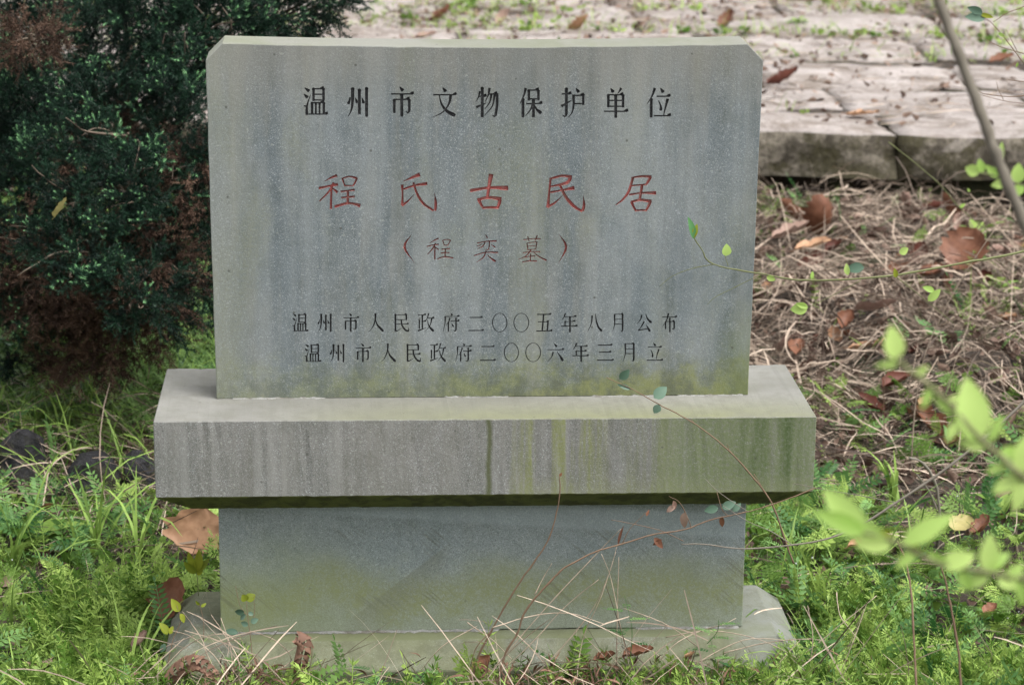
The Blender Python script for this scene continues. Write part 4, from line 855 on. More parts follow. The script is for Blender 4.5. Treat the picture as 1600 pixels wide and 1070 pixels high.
def build_juniper():
    base = on_z(190, 575, -0.56); bx, by = base[0]-0.04, base[1]+0.45
    root = empty('juniper_shrub', (bx, by, -0.58), 'dark bushy juniper with brown dead lower branches, left behind the stele', 'shrub')
    # foliage masses: px, py, rx px, ry px, depth Y, squash in depth
    D0 = by+4.73
    masses = [(60,130,130,90,2.75),(150,120,160,120,2.9),(60,60,150,110,2.35),(250,40,150,90,2.4),(400,5,110,42,2.5),(465,8,62,36,2.55),(330,60,80,60,2.3),(30,240,110,120,2.25),(200,210,110,110,2.0),(300,180,70,110,2.2),(300,310,50,60,2.2),(110,320,110,80,1.95),(230,310,80,60,1.95),(-90,150,120,190,2.4),(-60,360,110,120,2.3),(40,430,80,60,2.0),(200,-60,260,90,2.5),(420,-60,90,70,2.6),(300,430,30,50,2.3),(170,440,70,50,2.3),(20,500,50,50,2.05),(275,400,30,40,2.0),(215,455,45,40,1.75),(120,400,60,35,1.78),(265,480,25,40,1.95)]
    dead = [(200,490,80,65,2.0),(190,450,90,60,1.9),(120,430,90,70,1.92),(235,420,60,70,1.88),(150,540,80,40,1.95),(60,440,70,60,1.9),(300,270,40,45,1.95),(45,60,30,22,1.95),(40,400,60,60,1.98),(110,545,60,30,2.0),(210,380,80,50,2.1),(180,280,160,120,2.35)]
    def ell(m_):
        Y_ = m_[4]-0.6; c = on_y(m_[0], m_[1], Y_); s_ = (Y_+4.9)/CF; return c, m_[2]*s_, m_[3]*s_
    # trunk and limbs
    wood = MB(); b = np.array([bx, by, -0.60])
    tube(wood, [b, b+[0.01, 0.02, 0.25], b+[0.05, 0.0, 0.6], b+[0.03, 0.03, 1.1]], (0.028, 0.012), 8, 0.3, 0.002)
    wood.build('trunk', M['bark'], root, True)
    sprigs = [needle_sprig(0.085, 5, 1), needle_sprig(0.10, 6, 2), needle_sprig(0.07, 4, 3)]
    fol = MB(); limb = MB()
    for mi, m_ in enumerate(masses):
        c, rx, rz = ell(m_); ry = min(rx, rz)*0.9+0.06
        k0 = b+np.array([0.02, 0, 0.1+min(0.8, max(0.05, c[2]+0.45)*0.6)])
        tube(limb, [k0, (k0+c)/2+rng.normal(0, 0.04, 3), c], (0.011, 0.004), 5, 0.4, 0.002)
        for q in range(5):
            e = c+rng.normal(0, 1, 3)*[rx*0.5, ry*0.5, rz*0.5]; tube(limb, [c+(k0-c)*rng.uniform(0, .4), (c+e)/2+rng.normal(0, .02, 3), e], (0.004, 0.0012), 4, 0.6, 0.001, 4)
        N = int(150+7000*(rx*rz)*1.9)
        u = unit(rng.normal(0, 1, (N, 3))); rad = rng.uniform(0.35, 1.0, N)**0.45
        # branch tips come in tufts, leaving dark hollows between them
        tuft = fbm(u[:, 0]*4+mi, u[:, 2]*4, 80+mi)+fbm(u[:, 1]*4, u[:, 2]*4-mi, 90+mi); keep = (tuft > 0.08) | (rad < 0.5)
        u, rad = u[keep], rad[keep]*(1+0.22*np.clip(tuft[keep], -1, 1)); N = len(u)
        pos = c+u*rad[:, None]*[rx, ry, rz]
        d = unit(u*[1, 1.1, 0.9]+rng.normal(0, 0.4, (N, 3))+np.array([0, 0, 0.35])); R = frame_to(d, rng.uniform(0, 6.28, N)); sc = rng.uniform(0.55, 1.0, N)
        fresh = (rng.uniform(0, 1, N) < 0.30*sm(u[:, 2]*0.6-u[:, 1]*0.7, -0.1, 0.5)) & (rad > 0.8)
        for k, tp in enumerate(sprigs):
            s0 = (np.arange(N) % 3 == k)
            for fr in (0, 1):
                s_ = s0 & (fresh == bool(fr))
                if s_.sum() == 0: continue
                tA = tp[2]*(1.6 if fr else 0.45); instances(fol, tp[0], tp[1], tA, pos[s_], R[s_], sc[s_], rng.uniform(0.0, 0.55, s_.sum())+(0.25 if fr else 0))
    fol.build('foliage', M['needle'], root, kind='stuff')
    dd = MB(); ds = [needle_sprig(0.09, 6, 11, 7), needle_sprig(0.07, 5, 12, 7)]
    for mi, m_ in enumerate(dead):
        c, rx, rz = ell(m_); N = int(50+2500*rx*rz*1.6); u = unit(rng.normal(0, 1, (N, 3))); rad = rng.uniform(0.1, 1, N)**0.5; ry = min(rx, rz)+0.05
        pos = c+u*rad[:, None]*[rx, ry, rz]; d = unit(u+rng.normal(0, 0.6, (N, 3))+[0, 0, -0.3]); R = frame_to(d, rng.uniform(0, 6.28, N))
        k0 = b+np.array([0.02, 0, 0.15+max(0, c[2]+0.4)*0.6]); tube(limb, [k0, (k0+c)/2+rng.normal(0, 0.03, 3), c], (0.008, 0.003), 5, 0.3, 0.002)
        for q in range(7):
            e = c+unit(rng.normal(0, 1, 3))*[rx, ry, rz]; tube(limb, [c, (c+e)/2+rng.normal(0, .02, 3), e], (0.003, 0.0008), 4, 0.7, 0.001, 4)
        for k, tp in enumerate(ds):
            s_ = np.arange(N) % 2 == k; instances(dd, tp[0], tp[1], tp[2]*0.3, pos[s_], R[s_], rng.uniform(0.6, 1.1, s_.sum()), rng.beta(1.2, 2, s_.sum()))
    dd.build('dead_foliage', M['deadneedle'], root, kind='stuff')
    limb.build('branches', M['bark'], root, True, kind='stuff')
    return root
build_juniper()

# ------------------------------------------------------------------ single leaves
def dead_leaf_mesh(L, W, curl, cup, seed, m_, lobes=0.2, nx=6, ny=12, thick=True):
    r = np.random.default_rng(seed); t = np.linspace(0, 1, ny+1); u = np.linspace(-1, 1, nx+1)
    w = np.sin(np.pi*np.clip(t, 0.0, 1)**0.85)**0.7*(1+lobes*np.sin(t*r.uniform(22, 34)+r.uniform(0, 6))*r.uniform(0.4, 1)); w[0] = 0.03; w[-1] = 0.02
    T_, U_ = np.meshgrid(t, u, indexing='ij'); Wd = w[:, None]*W/2
    # wrap across the width and roll along the length
    th = cup*U_; X = Wd*np.sin(th)/max(abs(cup), 1e-3) if abs(cup) > 0.05 else Wd*U_
    Zc = Wd*(1-np.cos(th))/max(abs(cup), 1e-3) if abs(cup) > 0.05 else 0*U_
    al = curl*(T_-0.35); Yp = L*np.sin(al)/curl if abs(curl) > 0.05 else L*(T_-0.35); Zp = L*(1-np.cos(al))/abs(curl)*np.sign(curl)*1 if abs(curl) > 0.05 else 0*T_
    Z = np.abs(Zp)+Zc - 0.03*L*np.exp(-(U_*6)**2) + L*0.025*np.sin(T_*13+U_*3+seed)*np.abs(U_) + r.normal(0, 0.014*L, T_.shape) - 0.012*L*np.abs(np.sin(T_*24))*np.abs(U_)
    V = np.stack([X+0.03*L*np.sin(T_*4+seed), Yp, Z], -1).reshape(-1, 3); i, j = np.meshgrid(np.arange(ny), np.arange(nx), indexing='ij'); k = (i*(nx+1)+j).ravel()
    mb = MB(); mb.add(V, np.stack([k, k+1, k+nx+2, k+nx+1], 1), 0.3+0.5*r.uniform()); 
    # stalk
    p0 = V.reshape(ny+1, nx+1, 3)[0, nx//2]; p1 = V.reshape(ny+1, nx+1, 3)[1, nx//2]; tube(mb, [p0-(p1-p0)*1.6, p0, p1], (L*0.012, L*0.009), 4, 0.1, 0, 3)
    me = mb.mesh('dead_leaf', m_, True); return me
LG = 'fallen dead leaves lying on the ground and terrace'
# px, py, length px, width px, curl, cup, heading deg, pitch deg, material, surface, label
LEAVES = [
 (308,840,66,74,0.4,0.5,15,62,'deadtan','g','large pale tan crumpled leaf leaning beside the left side of the pedestal'),
 (266,948,66,52,0.9,1.2,30,55,'deadbrown','g','red-brown curled leaf against the left corner of the base stone'),
 (215,1005,46,24,0.6,2.2,20,5,'deadpink','g','rolled greyish tan leaf low in the grass left of the base'),
 (60,1040,50,36,0.5,0.9,160,8,'deadpink','g','flat tan leaf half under weeds in the bottom left corner'),
 (70,795,26,20,1.0,1.0,120,20,'deadbrown','g','small brown leaf in the weeds at the far left'),
 (1262,386,52,26,0.5,0.9,100,12,'deadtan','g','bright orange-tan leaf on the straw right of the slab'),
 (1300,390,30,24,1.0,1.6,70,20,'deaddark','g','dark brown leaf end tucked beside the orange-tan leaf'),
 (1285,352,70,52,1.6,1.5,160,62,'deadbrown','g','upright curled brown leaf below the kerb, right of the slab'),
 (1228,366,58,30,0.6,1.2,75,15,'deadpink','g','pale brown leaf on the straw close to the slab edge'),
 (1360,482,74,40,0.6,0.8,140,14,'deadpink','g','long pinkish brown leaf in the middle of the straw'),
 (1505,402,70,62,0.8,0.9,40,42,'deadbrown','g','largest red-brown leaf under the arching green twig'),
 (1450,428,44,30,0.5,1.0,110,10,'deadbrown','g','rust brown leaf just left of the largest red-brown leaf'),
 (1320,505,36,26,1.0,1.4,30,25,'deadbrown','g','brown leaf curled in a hollow of the straw'),
 (1395,600,50,30,0.6,1.5,60,10,'deaddark','g','dark folded leaf in the straw behind the blurred shoot'),
 (1340,852,40,22,0.8,1.6,80,10,'deadtan','g','orange-brown leaf low in the weeds right of the pedestal'),
 (1500,822,34,32,0.3,0.7,45,25,'yellow','g','round pale yellow leaf in the weeds at the right'),
 (1530,828,42,28,1.2,1.5,60,20,'deadbrown','g','red-brown curled leaf beside the pale yellow leaf'),
 (1545,955,26,20,0.8,1.0,60,20,'deadbrown','g','small brown leaf in the lower right weeds'),
 (1245,548,40,26,0.8,1.4,20,12,'deadbrown','g','brown leaf in straw right of the slab foot'),
 (1218,128,52,28,1.2,1.7,80,15,'deaddark','t','very dark red curled leaf on the terrace beside the slab top'),
 (1135,38,38,24,1.2,1.4,40,30,'deadbrown','t','brown curled leaf on the terrace above the slab top right'),
 (1340,178,46,22,0.3,0.6,92,2,'deadtan','t','thin rust leaf lying flat on the front kerb stones'),
 (685,28,40,22,1.2,1.4,80,25,'deadbrown','t','brown leaf at the left of three on the terrace over the slab'),
 (658,58,36,18,0.5,0.8,100,8,'deadpink','t','pale flat leaf on the terrace nearest above the slab'),
 (785,32,30,20,1.2,1.2,60,40,'deadpink','t','pale leaf with dark hollow on the terrace, upper middle'),
 (903,44,38,30,1.0,1.2,120,35,'deadtan','t','salmon tan leaf on the terrace behind the middle of the slab'),
 (1560,95,36,20,0.7,1.0,80,12,'deadbrown','t','brown leaf behind the bare twigs at the top right'),
 (990,1022,44,24,0.4,1.6,80,10,'deadbrown','f','glossy red-brown leaf in front of the base, right of the dead stems'),
 (940,1030,34,22,0.9,1.5,100,15,'deadbrown','f','curled brown leaf at the foot of the dead stems in front of the base'),
 (750,1050,44,30,1.1,1.6,60,30,'deadbrown','f','crumpled brown leaf at the root of the long dry stem'),
 (1075,925+100,18,10,0.9,1.6,100,20,'deadtan','f','small tan leaf scrap on the base stone at right'),
 (92,329,34,17,0.3,0.6,115,10,'yellow','b','single pale yellow leaf caught on the juniper'),
]
for i, (px, py, lp, wp, curl, cup, hd, pt, mt, sf, lab) in enumerate(LEAVES):
    if sf == 'g':
        z = -0.55
        for _ in range(6): q = on_z(px, py, z); z = float(gz(q[0], q[1]))+0.075
        p = q
    elif sf == 't': p = on_z(px, py, TERR_Z+0.012)
    elif sf == 'f': p = on_y(px, py, -0.155)
    else: p = on_y(px, py, 1.08); pt = 55
    D_ = float(np.dot(p-CPOS, CFW)); s_ = D_/CF
    me = dead_leaf_mesh(lp*s_*1.15, wp*s_*1.45, curl, cup, i+3, M[mt])
    o = bpy.data.objects.new('dead_leaf' if mt != 'yellow' else 'yellow_leaf', me); COL.objects.link(o); o.location = p
    o.rotation_euler = (math.radians(pt), math.radians(random.uniform(-12, 12)), math.radians(-hd)); tag(o, lab, 'leaf', LG if sf != 'b' else None)
# a further scatter of leaves nobody could tell apart
anon = [dead_leaf_mesh(0.14, 0.085, 0.9, 1.4, 101, M['deadbrown'], nx=4, ny=8), dead_leaf_mesh(0.12, 0.07, 0.7, 1.8, 102, M['deadpink'], nx=4, ny=8), dead_leaf_mesh(0.07, 0.05, 1.4, 1.2, 103, M['deadtan'], nx=4, ny=8), dead_leaf_mesh(0.12, 0.08, 1.0, 1.6, 104, M['deaddark'], nx=4, ny=8)]
cnt = 0
while cnt < 150:
    x, y = random.uniform(0.62, 2.3), random.uniform(1.3, 4.4)
    if random.random() > float(straw(np.array(x), np.array(y))): continue
    o = bpy.data.objects.new('dead_leaf', random.choice(anon)); COL.objects.link(o); cnt += 1
    o.location = (x, y, float(gz(x, y))+random.uniform(0.015, 0.05)); kk = anon.index(o.data) if o.data in anon else 0; o.rotation_euler = (random.gauss(0, .5), random.gauss(0, .4), random.uniform(0, 6.28)); o.scale = [random.uniform(0.5, 1.1)]*3
    w_ = ['plain brown', 'greyish pink', 'pale orange-tan', 'very dark reddish'][kk]; tag(o, '%s dead leaf scattered in the straw bank right of the stele' % w_, 'leaf', '%s dead leaves scattered in the straw' % w_)

# ------------------------------------------------------------------ dark rocks at the left
def rock(px, py, sx, sy, sz, seed, label):
    q = on_z(px, py, -0.50); bm = bmesh.new(); bmesh.ops.create_icosphere(bm, subdivisions=3, radius=1); r = np.random.default_rng(seed)
    for v in bm.verts:
        n_ = v.co.normalized(); k = 1+0.16*math.sin(3*n_.x+seed)+0.14*math.sin(4.1*n_.y+2*seed)+0.1*math.sin(7*n_.z+seed); v.co = Vector((n_.x*sx*k, n_.y*sy*k, max(-0.6, n_.z)*sz*k))
        v.co = Vector([round(c_/0.02)*0.012+c_*0.4 for c_ in v.co])
    me = bpy.data.meshes.new('rock'); bm.to_mesh(me); bm.free(); me.materials.append(M['rock']); o = bpy.data.objects.new('rock', me); COL.objects.link(o); o.location = (q[0], q[1], float(gz(q[0], q[1]))+0.015)
    tag(o, label, 'rock', 'dark rocks left of the stele')
rock(30, 740, 0.085, 0.07, 0.085, 1, 'dark angular rock under straw at the far left edge')
rock(150, 748, 0.085, 0.07, 0.08, 2, 'dark rock in the straw between the other two')
rock(222, 748, 0.05, 0.05, 0.09, 3, 'dark rock nearest to the left end of the plinth')

# ------------------------------------------------------------------ twigs, shoots, stems
def twig(name, label, cat, paths, m_, leaves=(), D=None, Y=None, lm='young', group=None, kind='ovate', lw=0.55, thick=None):
    """paths: [(points px py [extra depth], r0 mm, r1 mm)], leaves: (px, py, tip px, tip py, width ratio, material)"""
    def w3(p):
        e = p[2] if len(p) > 2 else 0.0
        return on_d(p[0], p[1], D+e) if D is not None else on_y(p[0], p[1], Y+e)
    first = w3(paths[0][0][0]); root = empty(name, first, label, cat, group)
    mb = MB()
    for pts, r0, r1 in paths: tube(mb, [w3(p) for p in pts], (r0/1000, r1/1000), 6, 0.3+0.4*random.random(), r0/1000*0.12, 6)
    mb.build('stem', M[m_], root, True)
    for lf in leaves:
        a = w3(lf[:2]); b = w3((lf[2], lf[3])); L = np.linalg.norm(b-a); wf = 1.02 if (D is not None and D < 3.5) else 1.0; tv, tf, ta = T_leaf(8, (lf[4] if len(lf) > 4 else lw)*wf, 0.35, 0.12, kind)
        view = unit(CPOS-a); d = unit(b-a+view*L*random.uniform(-.25, .25)); x = unit(np.cross(d, unit(view+rng.normal(0, .12 if (D is not None and D < 3.5) else .35, 3)))); z = np.cross(x, d)
        R = np.stack([x, d, z], -1); lb = MB(); lb.add((tv*L)@R.T+a, tf, random.random()*0.9); lb.build('leaf', M[lf[5] if len(lf) > 5 else lm], root, True)
    return root
twig('bare_branch', 'thick blurred grey stem slanting down the top right corner', 'branch', [([(1425,-140),(1467,0),(1502,95),(1545,208),(1582,305),(1640,430),(1740,640)], 5.2, 6.6)], 'stem', D=2.75)
twig('leafy_twig', 'long thin green twig arching from the right edge across the slab', 'twig',
     [([(1700,360,0.5),(1600,392,0.3),(1500,412,0.1),(1380,432,0),(1260,438,0),(1190,428,0),(1115,413,0),(1095,388,0),(1080,365,0)], 2.6, 0.8), ([(1115,413),(1080,420),(1050,432),(1030,448)], 0.8, 0.4), ([(1190,428),(1150,448),(1118,464),(1105,476)], 0.7, 0.4), ([(1345,438),(1300,462),(1262,480)], 0.9, 0.4), ([(1138,416),(1133,400),(1131,384)], 0.6, 0.4),([(1400,432),(1450,472),(1490,505)],0.8,0.5)],
     'greentwig', [(1085,374,1077,338,0.32,'broad'),(1082,372,1090,350,0.4,'yellowgreen'),(1134,400,1136,381,0.8,'young'),(1198,432,1212,438,0.6),(1262,480,1235,484,0.7),(1262,480,1244,474,0.5),(1268,436,1270,424,0.5),(1325,430,1322,412,0.5),(1400,434,1398,418,0.5,'yellowgreen'),(1405,395,1420,388,0.8,'young'),(1450,470,1470,452,0.5),(1350,418,1322,420,0.6,'blueleaf'),(1460,455,1442,448,0.5)], Y=-0.30)
twig('leafy_twig', 'thin brown twig with blue-green leaves rising across the right front of the plinth', 'twig',
     [([(1240,880),(1226,842),(1212,800),(1196,770),(1170,738),(1140,705),(1100,672),(1062,648),(1030,632),(992,610),(948,590)], 1.8, 0.7), ([(1193,768),(1190,760),(1178,740)],1.0,0.5), ([(1085,662),(1080,655)],0.8,0.4), ([(1140,705),(1136,694)],0.8,0.4)],
     'twig', [(968,592,984,578,0.7,'blueleaf'),(1022,622,1042,604,0.7,'blueleaf'),(1030,632,1022,646,0.8,'blueleaf'),(985,608,965,600,0.4,'blueleaf')], Y=-0.235)
twig('dead_twig', 'upright dry stem curving up in front of the pedestal to the plinth edge', 'stem',
     [([(736,1075),(745,1030),(768,985),(790,945),(815,905),(840,870),(858,840),(870,800),(875,765),(874,742)], 2.1, 0.9), ([(768,985),(745,1010),(735,1040)],1.2,0.8)], 'twig', [(874,744,878,738,0.6,'deadbrown')], Y=-0.20)
twig('dead_twig', 'long brown stem rising to the right in front of the pedestal with shrivelled leaves', 'stem',
     [([(775,1075),(790,1020),(808,990),(818,960),(838,932),(868,900),(885,885),(930,862),(970,850),(1020,835),(1070,827),(1110,812),(1165,800),(1215,785),(1275,762)], 2.2, 1.0), ([(972,850),(985,825),(1010,800)],0.8,0.4),([(1080,825),(1076,812),(1062,785),(1045,775)],0.9,0.5),([(1138,806),(1128,795),(1120,768)],0.8,0.5),([(1068,845),(1030,828),(978,816),(955,812)],0.8,0.5)],
     'twig', [(966,850,972,822,0.2,'deadbrown'),(1010,806,1014,796,0.4,'deadbrown'),(1070,800,1068,828,0.45,'deadpink'),(1055,790,1040,800,0.5,'deadpink'),(1052,782,1056,798,0.5,'deadpink'),(1022,840,1036,856,0.5,'deadbrown'),(1034,842,1020,852,0.4,'deadbrown'),(1128,806,1128,826,0.4,'deadbrown'),(1145,798,1158,786,0.6,'blueleaf'),(1122,793,1100,798,0.6,'blueleaf'),(1128,793,1150,784,0.6,'blueleaf')], Y=-0.26)
twig('bare_twig', 'long curved grey twig sweeping from the pedestal out to the right edge', 'twig',
     [([(1065,850),(1100,850),(1162,857),(1230,852),(1290,842),(1345,820),(1400,785),(1450,752),(1500,715),(1560,665),(1640,590)], 1.0, 3.2), ([(1240,852),(1205,830),(1170,815),(1130,790)],0.9,0.5),([(1400,785),(1350,775),(1290,765),(1240,755)],0.9,0.5),([(1170,800),(1125,770),(1102,748)],0.7,0.4)], 'stem', D=4.50)
twig('bare_twig', 'thin dark upright stem behind the lower blurred leaves', 'twig', [([(1432,1080),(1428,1000),(1424,930),(1416,880),(1402,845)], 2.0, 1.2)], 'twig', D=4.25)
twig('bare_twig', 'thin brown upright stem near the lower right corner', 'twig', [([(1502,1085),(1498,1020),(1488,960),(1478,910),(1470,885)], 2.2, 1.3)], 'twig', D=4.15)
twig('bare_twig', 'short vertical dead stick standing in the straw right of the plinth', 'twig', [([(1384,740),(1382,690),(1381,640),(1381,590)], 1.3, 0.7)], 'twig', Y=1.25)
twig('bare_twig', 'bleached pale stick leaning in the straw behind the blurred shoot', 'twig', [([(1425,745),(1425,700),(1432,620),(1450,540),(1500,440),(1560,350)], 1.8, 1.0)], 'straw', Y=1.15)
twig('bare_twig', 'bent grey dry stem arching among weeds at the right', 'twig', [([(1465,860),(1468,800),(1460,750),(1440,722),(1420,715)], 4.0, 3.0), ([(1466,800),(1450,765),(1432,740)], 3.0, 2.0)], 'stem', Y=0.75)
twig('bare_twig', 'thin straight twig hanging down in front of the kerb joint', 'twig', [([(1388,222),(1430,255),(1470,290),(1500,325),(1560,375)], 1.6, 1.2)], 'greentwig', [(1500,325,1508,318,0.6),(1515,300,1512,294,0.6)], Y=2.2)
twig('bare_twig', 'branching dark twigs with a few small leaves in the top right corner', 'twig',
     [([(1700,130),(1600,150),(1545,148),(1522,140)], 1.2, 0.8), ([(1600,100),(1570,60),(1548,35),(1530,25)], 1.0, 0.6), ([(1640,-20),(1600,10),(1575,20),(1552,35)],1.2,0.7), ([(1700,110),(1600,84),(1560,72),(1537,60)],1.0,0.6),([(1600,162),(1570,158),(1530,148)],0.8,0.6),([(1600,128),(1575,125)],0.9,0.6),([(1568,156),(1560,140),(1557,128)],0.7,0.5),([(1590,82),(1580,62),(1572,46)],0.7,0.5)],
     'twig', [(1540,28,1508,26,0.5,'blueleaf'),(1535,20,1512,12,0.5,'blueleaf'),(1532,22,1552,28,0.35,'yellowgreen'),(1560,52,1570,58,0.5),(1590,98,1588,106,0.5)], Y=0.9)
# the near shoots, far in front of the focus
twig('leafy_shoot', 'upper blurred shoot of young green leaves reaching in at the right', 'shoot',
     [([(1760,900,0.3),(1660,800,0.1),(1600,748),(1560,710),(1530,685),(1480,628),(1430,585),(1400,560)], 3.4, 1.8)],
     'greentwig', [(1398,562,1394,508,0.62),(1405,566,1368,572,0.35),(1430,585,1452,572,0.45),(1455,605,1440,640,0.4),(1480,628,1502,618,0.4),(1526,690,1512,588,0.52),(1522,688,1500,672,0.4),(1545,690,1568,648,0.35),(1560,712,1600,700,0.5),(1575,725,1540,738,0.4),(1590,738,1620,668,0.5),(1540,700,1495,690,0.35),(1500,655,1478,690,0.4),(1462,615,1490,650,0.35),(1590,745,1550,770,0.5),(1600,750,1585,800,0.5)], D=2.1, lm='young')
twig('leafy_shoot', 'lower blurred shoot of young green leaves crossing in front of the weeds', 'shoot',
     [([(1790,960,0.2),(1690,915),(1600,905),(1540,893),(1470,882),(1430,862),(1395,845),(1350,832)], 3.2, 1.8)],
     'greentwig', [(1352,834,1286,762,0.42),(1350,832,1270,798,0.35),(1395,848,1335,852,0.45),(1395,845,1372,826,0.5,'yellowgreen'),(1410,850,1490,802,0.35),(1430,862,1428,822,0.4,'yellowgreen'),(1470,884,1524,866,0.55),(1480,884,1450,862,0.5),(1545,895,1548,832,0.5),(1545,895,1508,918,0.5),(1560,898,1590,918,0.75),(1575,902,1600,880,0.6),(1590,905,1600,945,0.4),(1540,893,1580,860,0.4),(1430,862,1400,888,0.45),(1380,842,1340,815,0.5),(1500,888,1515,925,0.5),(1360,836,1320,838,0.35)], D=2.1, lm='young')
twig('leafy_shoot', 'softly blurred sprig of round green leaves beside the slanting stem', 'shoot',
     [([(1760,330),(1660,300),(1600,290),(1560,276),(1530,270)], 1.6, 0.9)], 'greentwig',
     [(1530,270,1508,262,0.8),(1535,270,1530,248,0.6),(1560,278,1540,258,0.45),(1562,278,1556,256,0.6),(1580,284,1548,290,0.5),(1590,286,1592,255,0.7),(1600,290,1578,308,0.6),(1560,262,1566,222,0.3)], D=3.1, lm='young')
# small seedlings by the base and dry culms in front of it
twig('seedling', 'seedling with one yellow-green and several blue-green leaves against the left of the pedestal', 'plant',
     [([(395,1035),(392,1000),(388,970),(385,940)], 0.9, 0.5), ([(385,960),(375,945),(368,915)], 0.7, 0.4), ([(395,975),(398,950),(396,930)],0.6,0.4)], 'twig',
     [(385,938,378,928,1.0,'yellowgreen'),(385,938,398,928,0.9,'yellowgreen'),(382,955,366,956,0.7,'blueleaf'),(384,960,374,968,0.8,'blueleaf'),(388,957,396,960,0.8,'blueleaf'),(392,972,404,966,0.7,'blueleaf'),(388,976,376,972,0.7,'blueleaf'),(372,988,350,985,0.5,'blueleaf')], Y=-0.11)
twig('seedling', 'small yellow-green seedling standing left of the base stone', 'plant',
     [([(262,1040),(270,1000),(282,970),(276,945)], 0.9, 0.5), ([(318,1000),(318,970),(312,945)], 0.8, 0.4)], 'twig',
     [(280,955,268,935,0.6,'yellowgreen'),(282,958,288,972,0.6,'yellowgreen'),(262,990,250,972,0.6,'yellowgreen'),(265,990,270,978,0.6,'yellowgreen'),(312,945,305,938,0.5,'yellowgreen'),(314,948,322,942,0.5,'yellowgreen'),(258,1005,250,1020,0.5,'blueleaf')], Y=-0.17)
twig('seedling', 'sprig of yellow-green leaflets beside the large tan leaf left of the pedestal', 'plant',
     [([(310,930),(308,900),(300,880)], 0.9, 0.6)], 'greentwig', [(308,895,286,878,0.5,'yellowgreen'),(306,890,292,862,0.4,'yellowgreen'),(308,892,312,858,0.4,'yellowgreen'),(308,895,326,872,0.4,'yellowgreen'),(308,898,318,888,0.5,'yellowgreen')], Y=0.05)
def culms(label, specs, Y, name='dry_culm', m_='straw', cat='dry grass'):
    root = empty(name, on_y(specs[0][0][0], specs[0][0][1], Y), label, cat); mb = MB()
    for pts in specs: tube(mb, [on_y(p[0], p[1], Y+random.uniform(-.02, .02)) for p in pts], (0.0011, 0.0006), 4, random.uniform(.6, 1), 0.0002, 5)
    mb.build('culm', M[m_], root); return root
culms('long pale dry grass stalks fanned out in front of the pedestal', [[(740,1080),(800,1010),(870,930),(935,862),(970,826)],[(790,1080),(850,1040),(920,960),(950,900),(965,850)],[(640,1070),(690,1010),(745,978)],[(900,1070),(910,1000),(940,930),(962,862)],[(985,1050),(970,980),(955,905),(940,865)],[(963,1040),(965,940),(967,870)],[(770,1060),(830,1005),(880,950),(935,905)],[(770,980),(830,962),(890,958),(945,975)],[(730,972),(770,1000),(800,1030)],[(1090,1010),(1050,980),(1010,962),(975,950)],[(1000,1070),(1050,1010),(1095,985),(1130,975),(1150,965)],[(835,930),(850,900),(862,880)]], -0.19)
culms('pale dry stalks bent over the left corner of the base stone', [[(375,1075),(372,1030),(350,990),(330,960)],[(362,1075),(340,1030),(300,995),(270,985)],[(240,1060),(290,1010),(340,990),(380,1000)],[(330,1070),(320,1010),(300,975),(285,955)],[(425,1050),(455,1030),(430,1000),(390,985)],[(200,1060),(250,1015),(310,990)],[(365,1060),(360,1010),(345,965)]], -0.18)
culms('tangle of dry stalks hanging over the right corner of the base stone', [[(1260,1075),(1270,1000),(1262,945)],[(1180,1060),(1250,1025),(1320,970),(1370,930)],[(1130,1020),(1190,1005),(1250,998),(1290,1000)],[(1300,1075),(1330,1000),(1350,950)],[(1040,995),(1110,985),(1190,1000),(1260,1035)],[(1307,925),(1312,960),(1330,985),(1352,1010)],[(1080,1040),(1160,1000),(1240,1000)],[(1195,1060),(1240,1010),(1250,1000)]], -0.14)

# curled dry fern, green fern
def frond(label, pts, Y, m_, pairs, pl_, curl, name, wid=0.3, r=1.0):
    root = empty(name, on_y(pts[0][0], pts[0][1], Y), label, 'fern'); mb = MB(); P_ = catmull(np.array([on_y(a, b, Y+(c if True else 0)) for a, b, c in pts]), 8); tube(mb, P_[::3], (0.0014*r, 0.0006*r), 5, 0.2); mb.build('stem', M[m_], root)
    T_ = unit(np.gradient(P_, axis=0)); n = len(P_)
    for k in range(pairs):
        s_ = (k+1)/(pairs+1); i = int(s_*(n-1)); c, t = P_[i], T_[i]; view = unit(CPOS-c); x = unit(np.cross(t, view)); ln = pl_*math.sin(math.pi*min(1, (0.12+s_*0.88)))**0.7*(1.05-0.5*s_)
        for sg in (-1, 1):
            K = 9; u = np.linspace(0, 1, K); ang = 0.35+curl*u; ang2 = curl*u
            # pinna path bends round towards the viewer when dry
            dx = np.cumsum(np.cos(ang2))/K; dz = np.cumsum(np.sin(ang2))/K
            Pp = c+(x*sg)[None]*dx[:, None]*ln + t[None]*(0.35*dx[:, None]*ln) + (view*0.8+np.array([0, 0, -0.6]))[None]*dz[:, None]*ln
            w = 1.9*wid*ln*np.sin(np.pi*(0.15+0.85*u))**0.8*(1+0.35*np.sin(u*40)); w = np.maximum(w*0.5, 0.0004); pm = MB()
            ribbons(pm, Pp[None], w[None], unit(t+view*0.2)[None], np.array([random.random()])); pm.build('pinna', M[m_], root)
frond('curled dead brown fern frond hanging over the front of the base stone', [(462,990,0.0),(475,1000,0),(470,1030,0),(468,1060,0.0),(475,1085,0)], -0.165, 'fernbrown', 12, 0.046, 3.2, 'dry_fern_frond', 0.3, 1.2)
frond('second shrivelled brown fern tip at the bottom edge left of the curled one', [(402,1100,0),(400,1080,0),(398,1055,0),(394,1035,0)], -0.18, 'fernbrown', 9, 0.044, 2.2, 'dry_fern_frond', 0.34, 1.0)
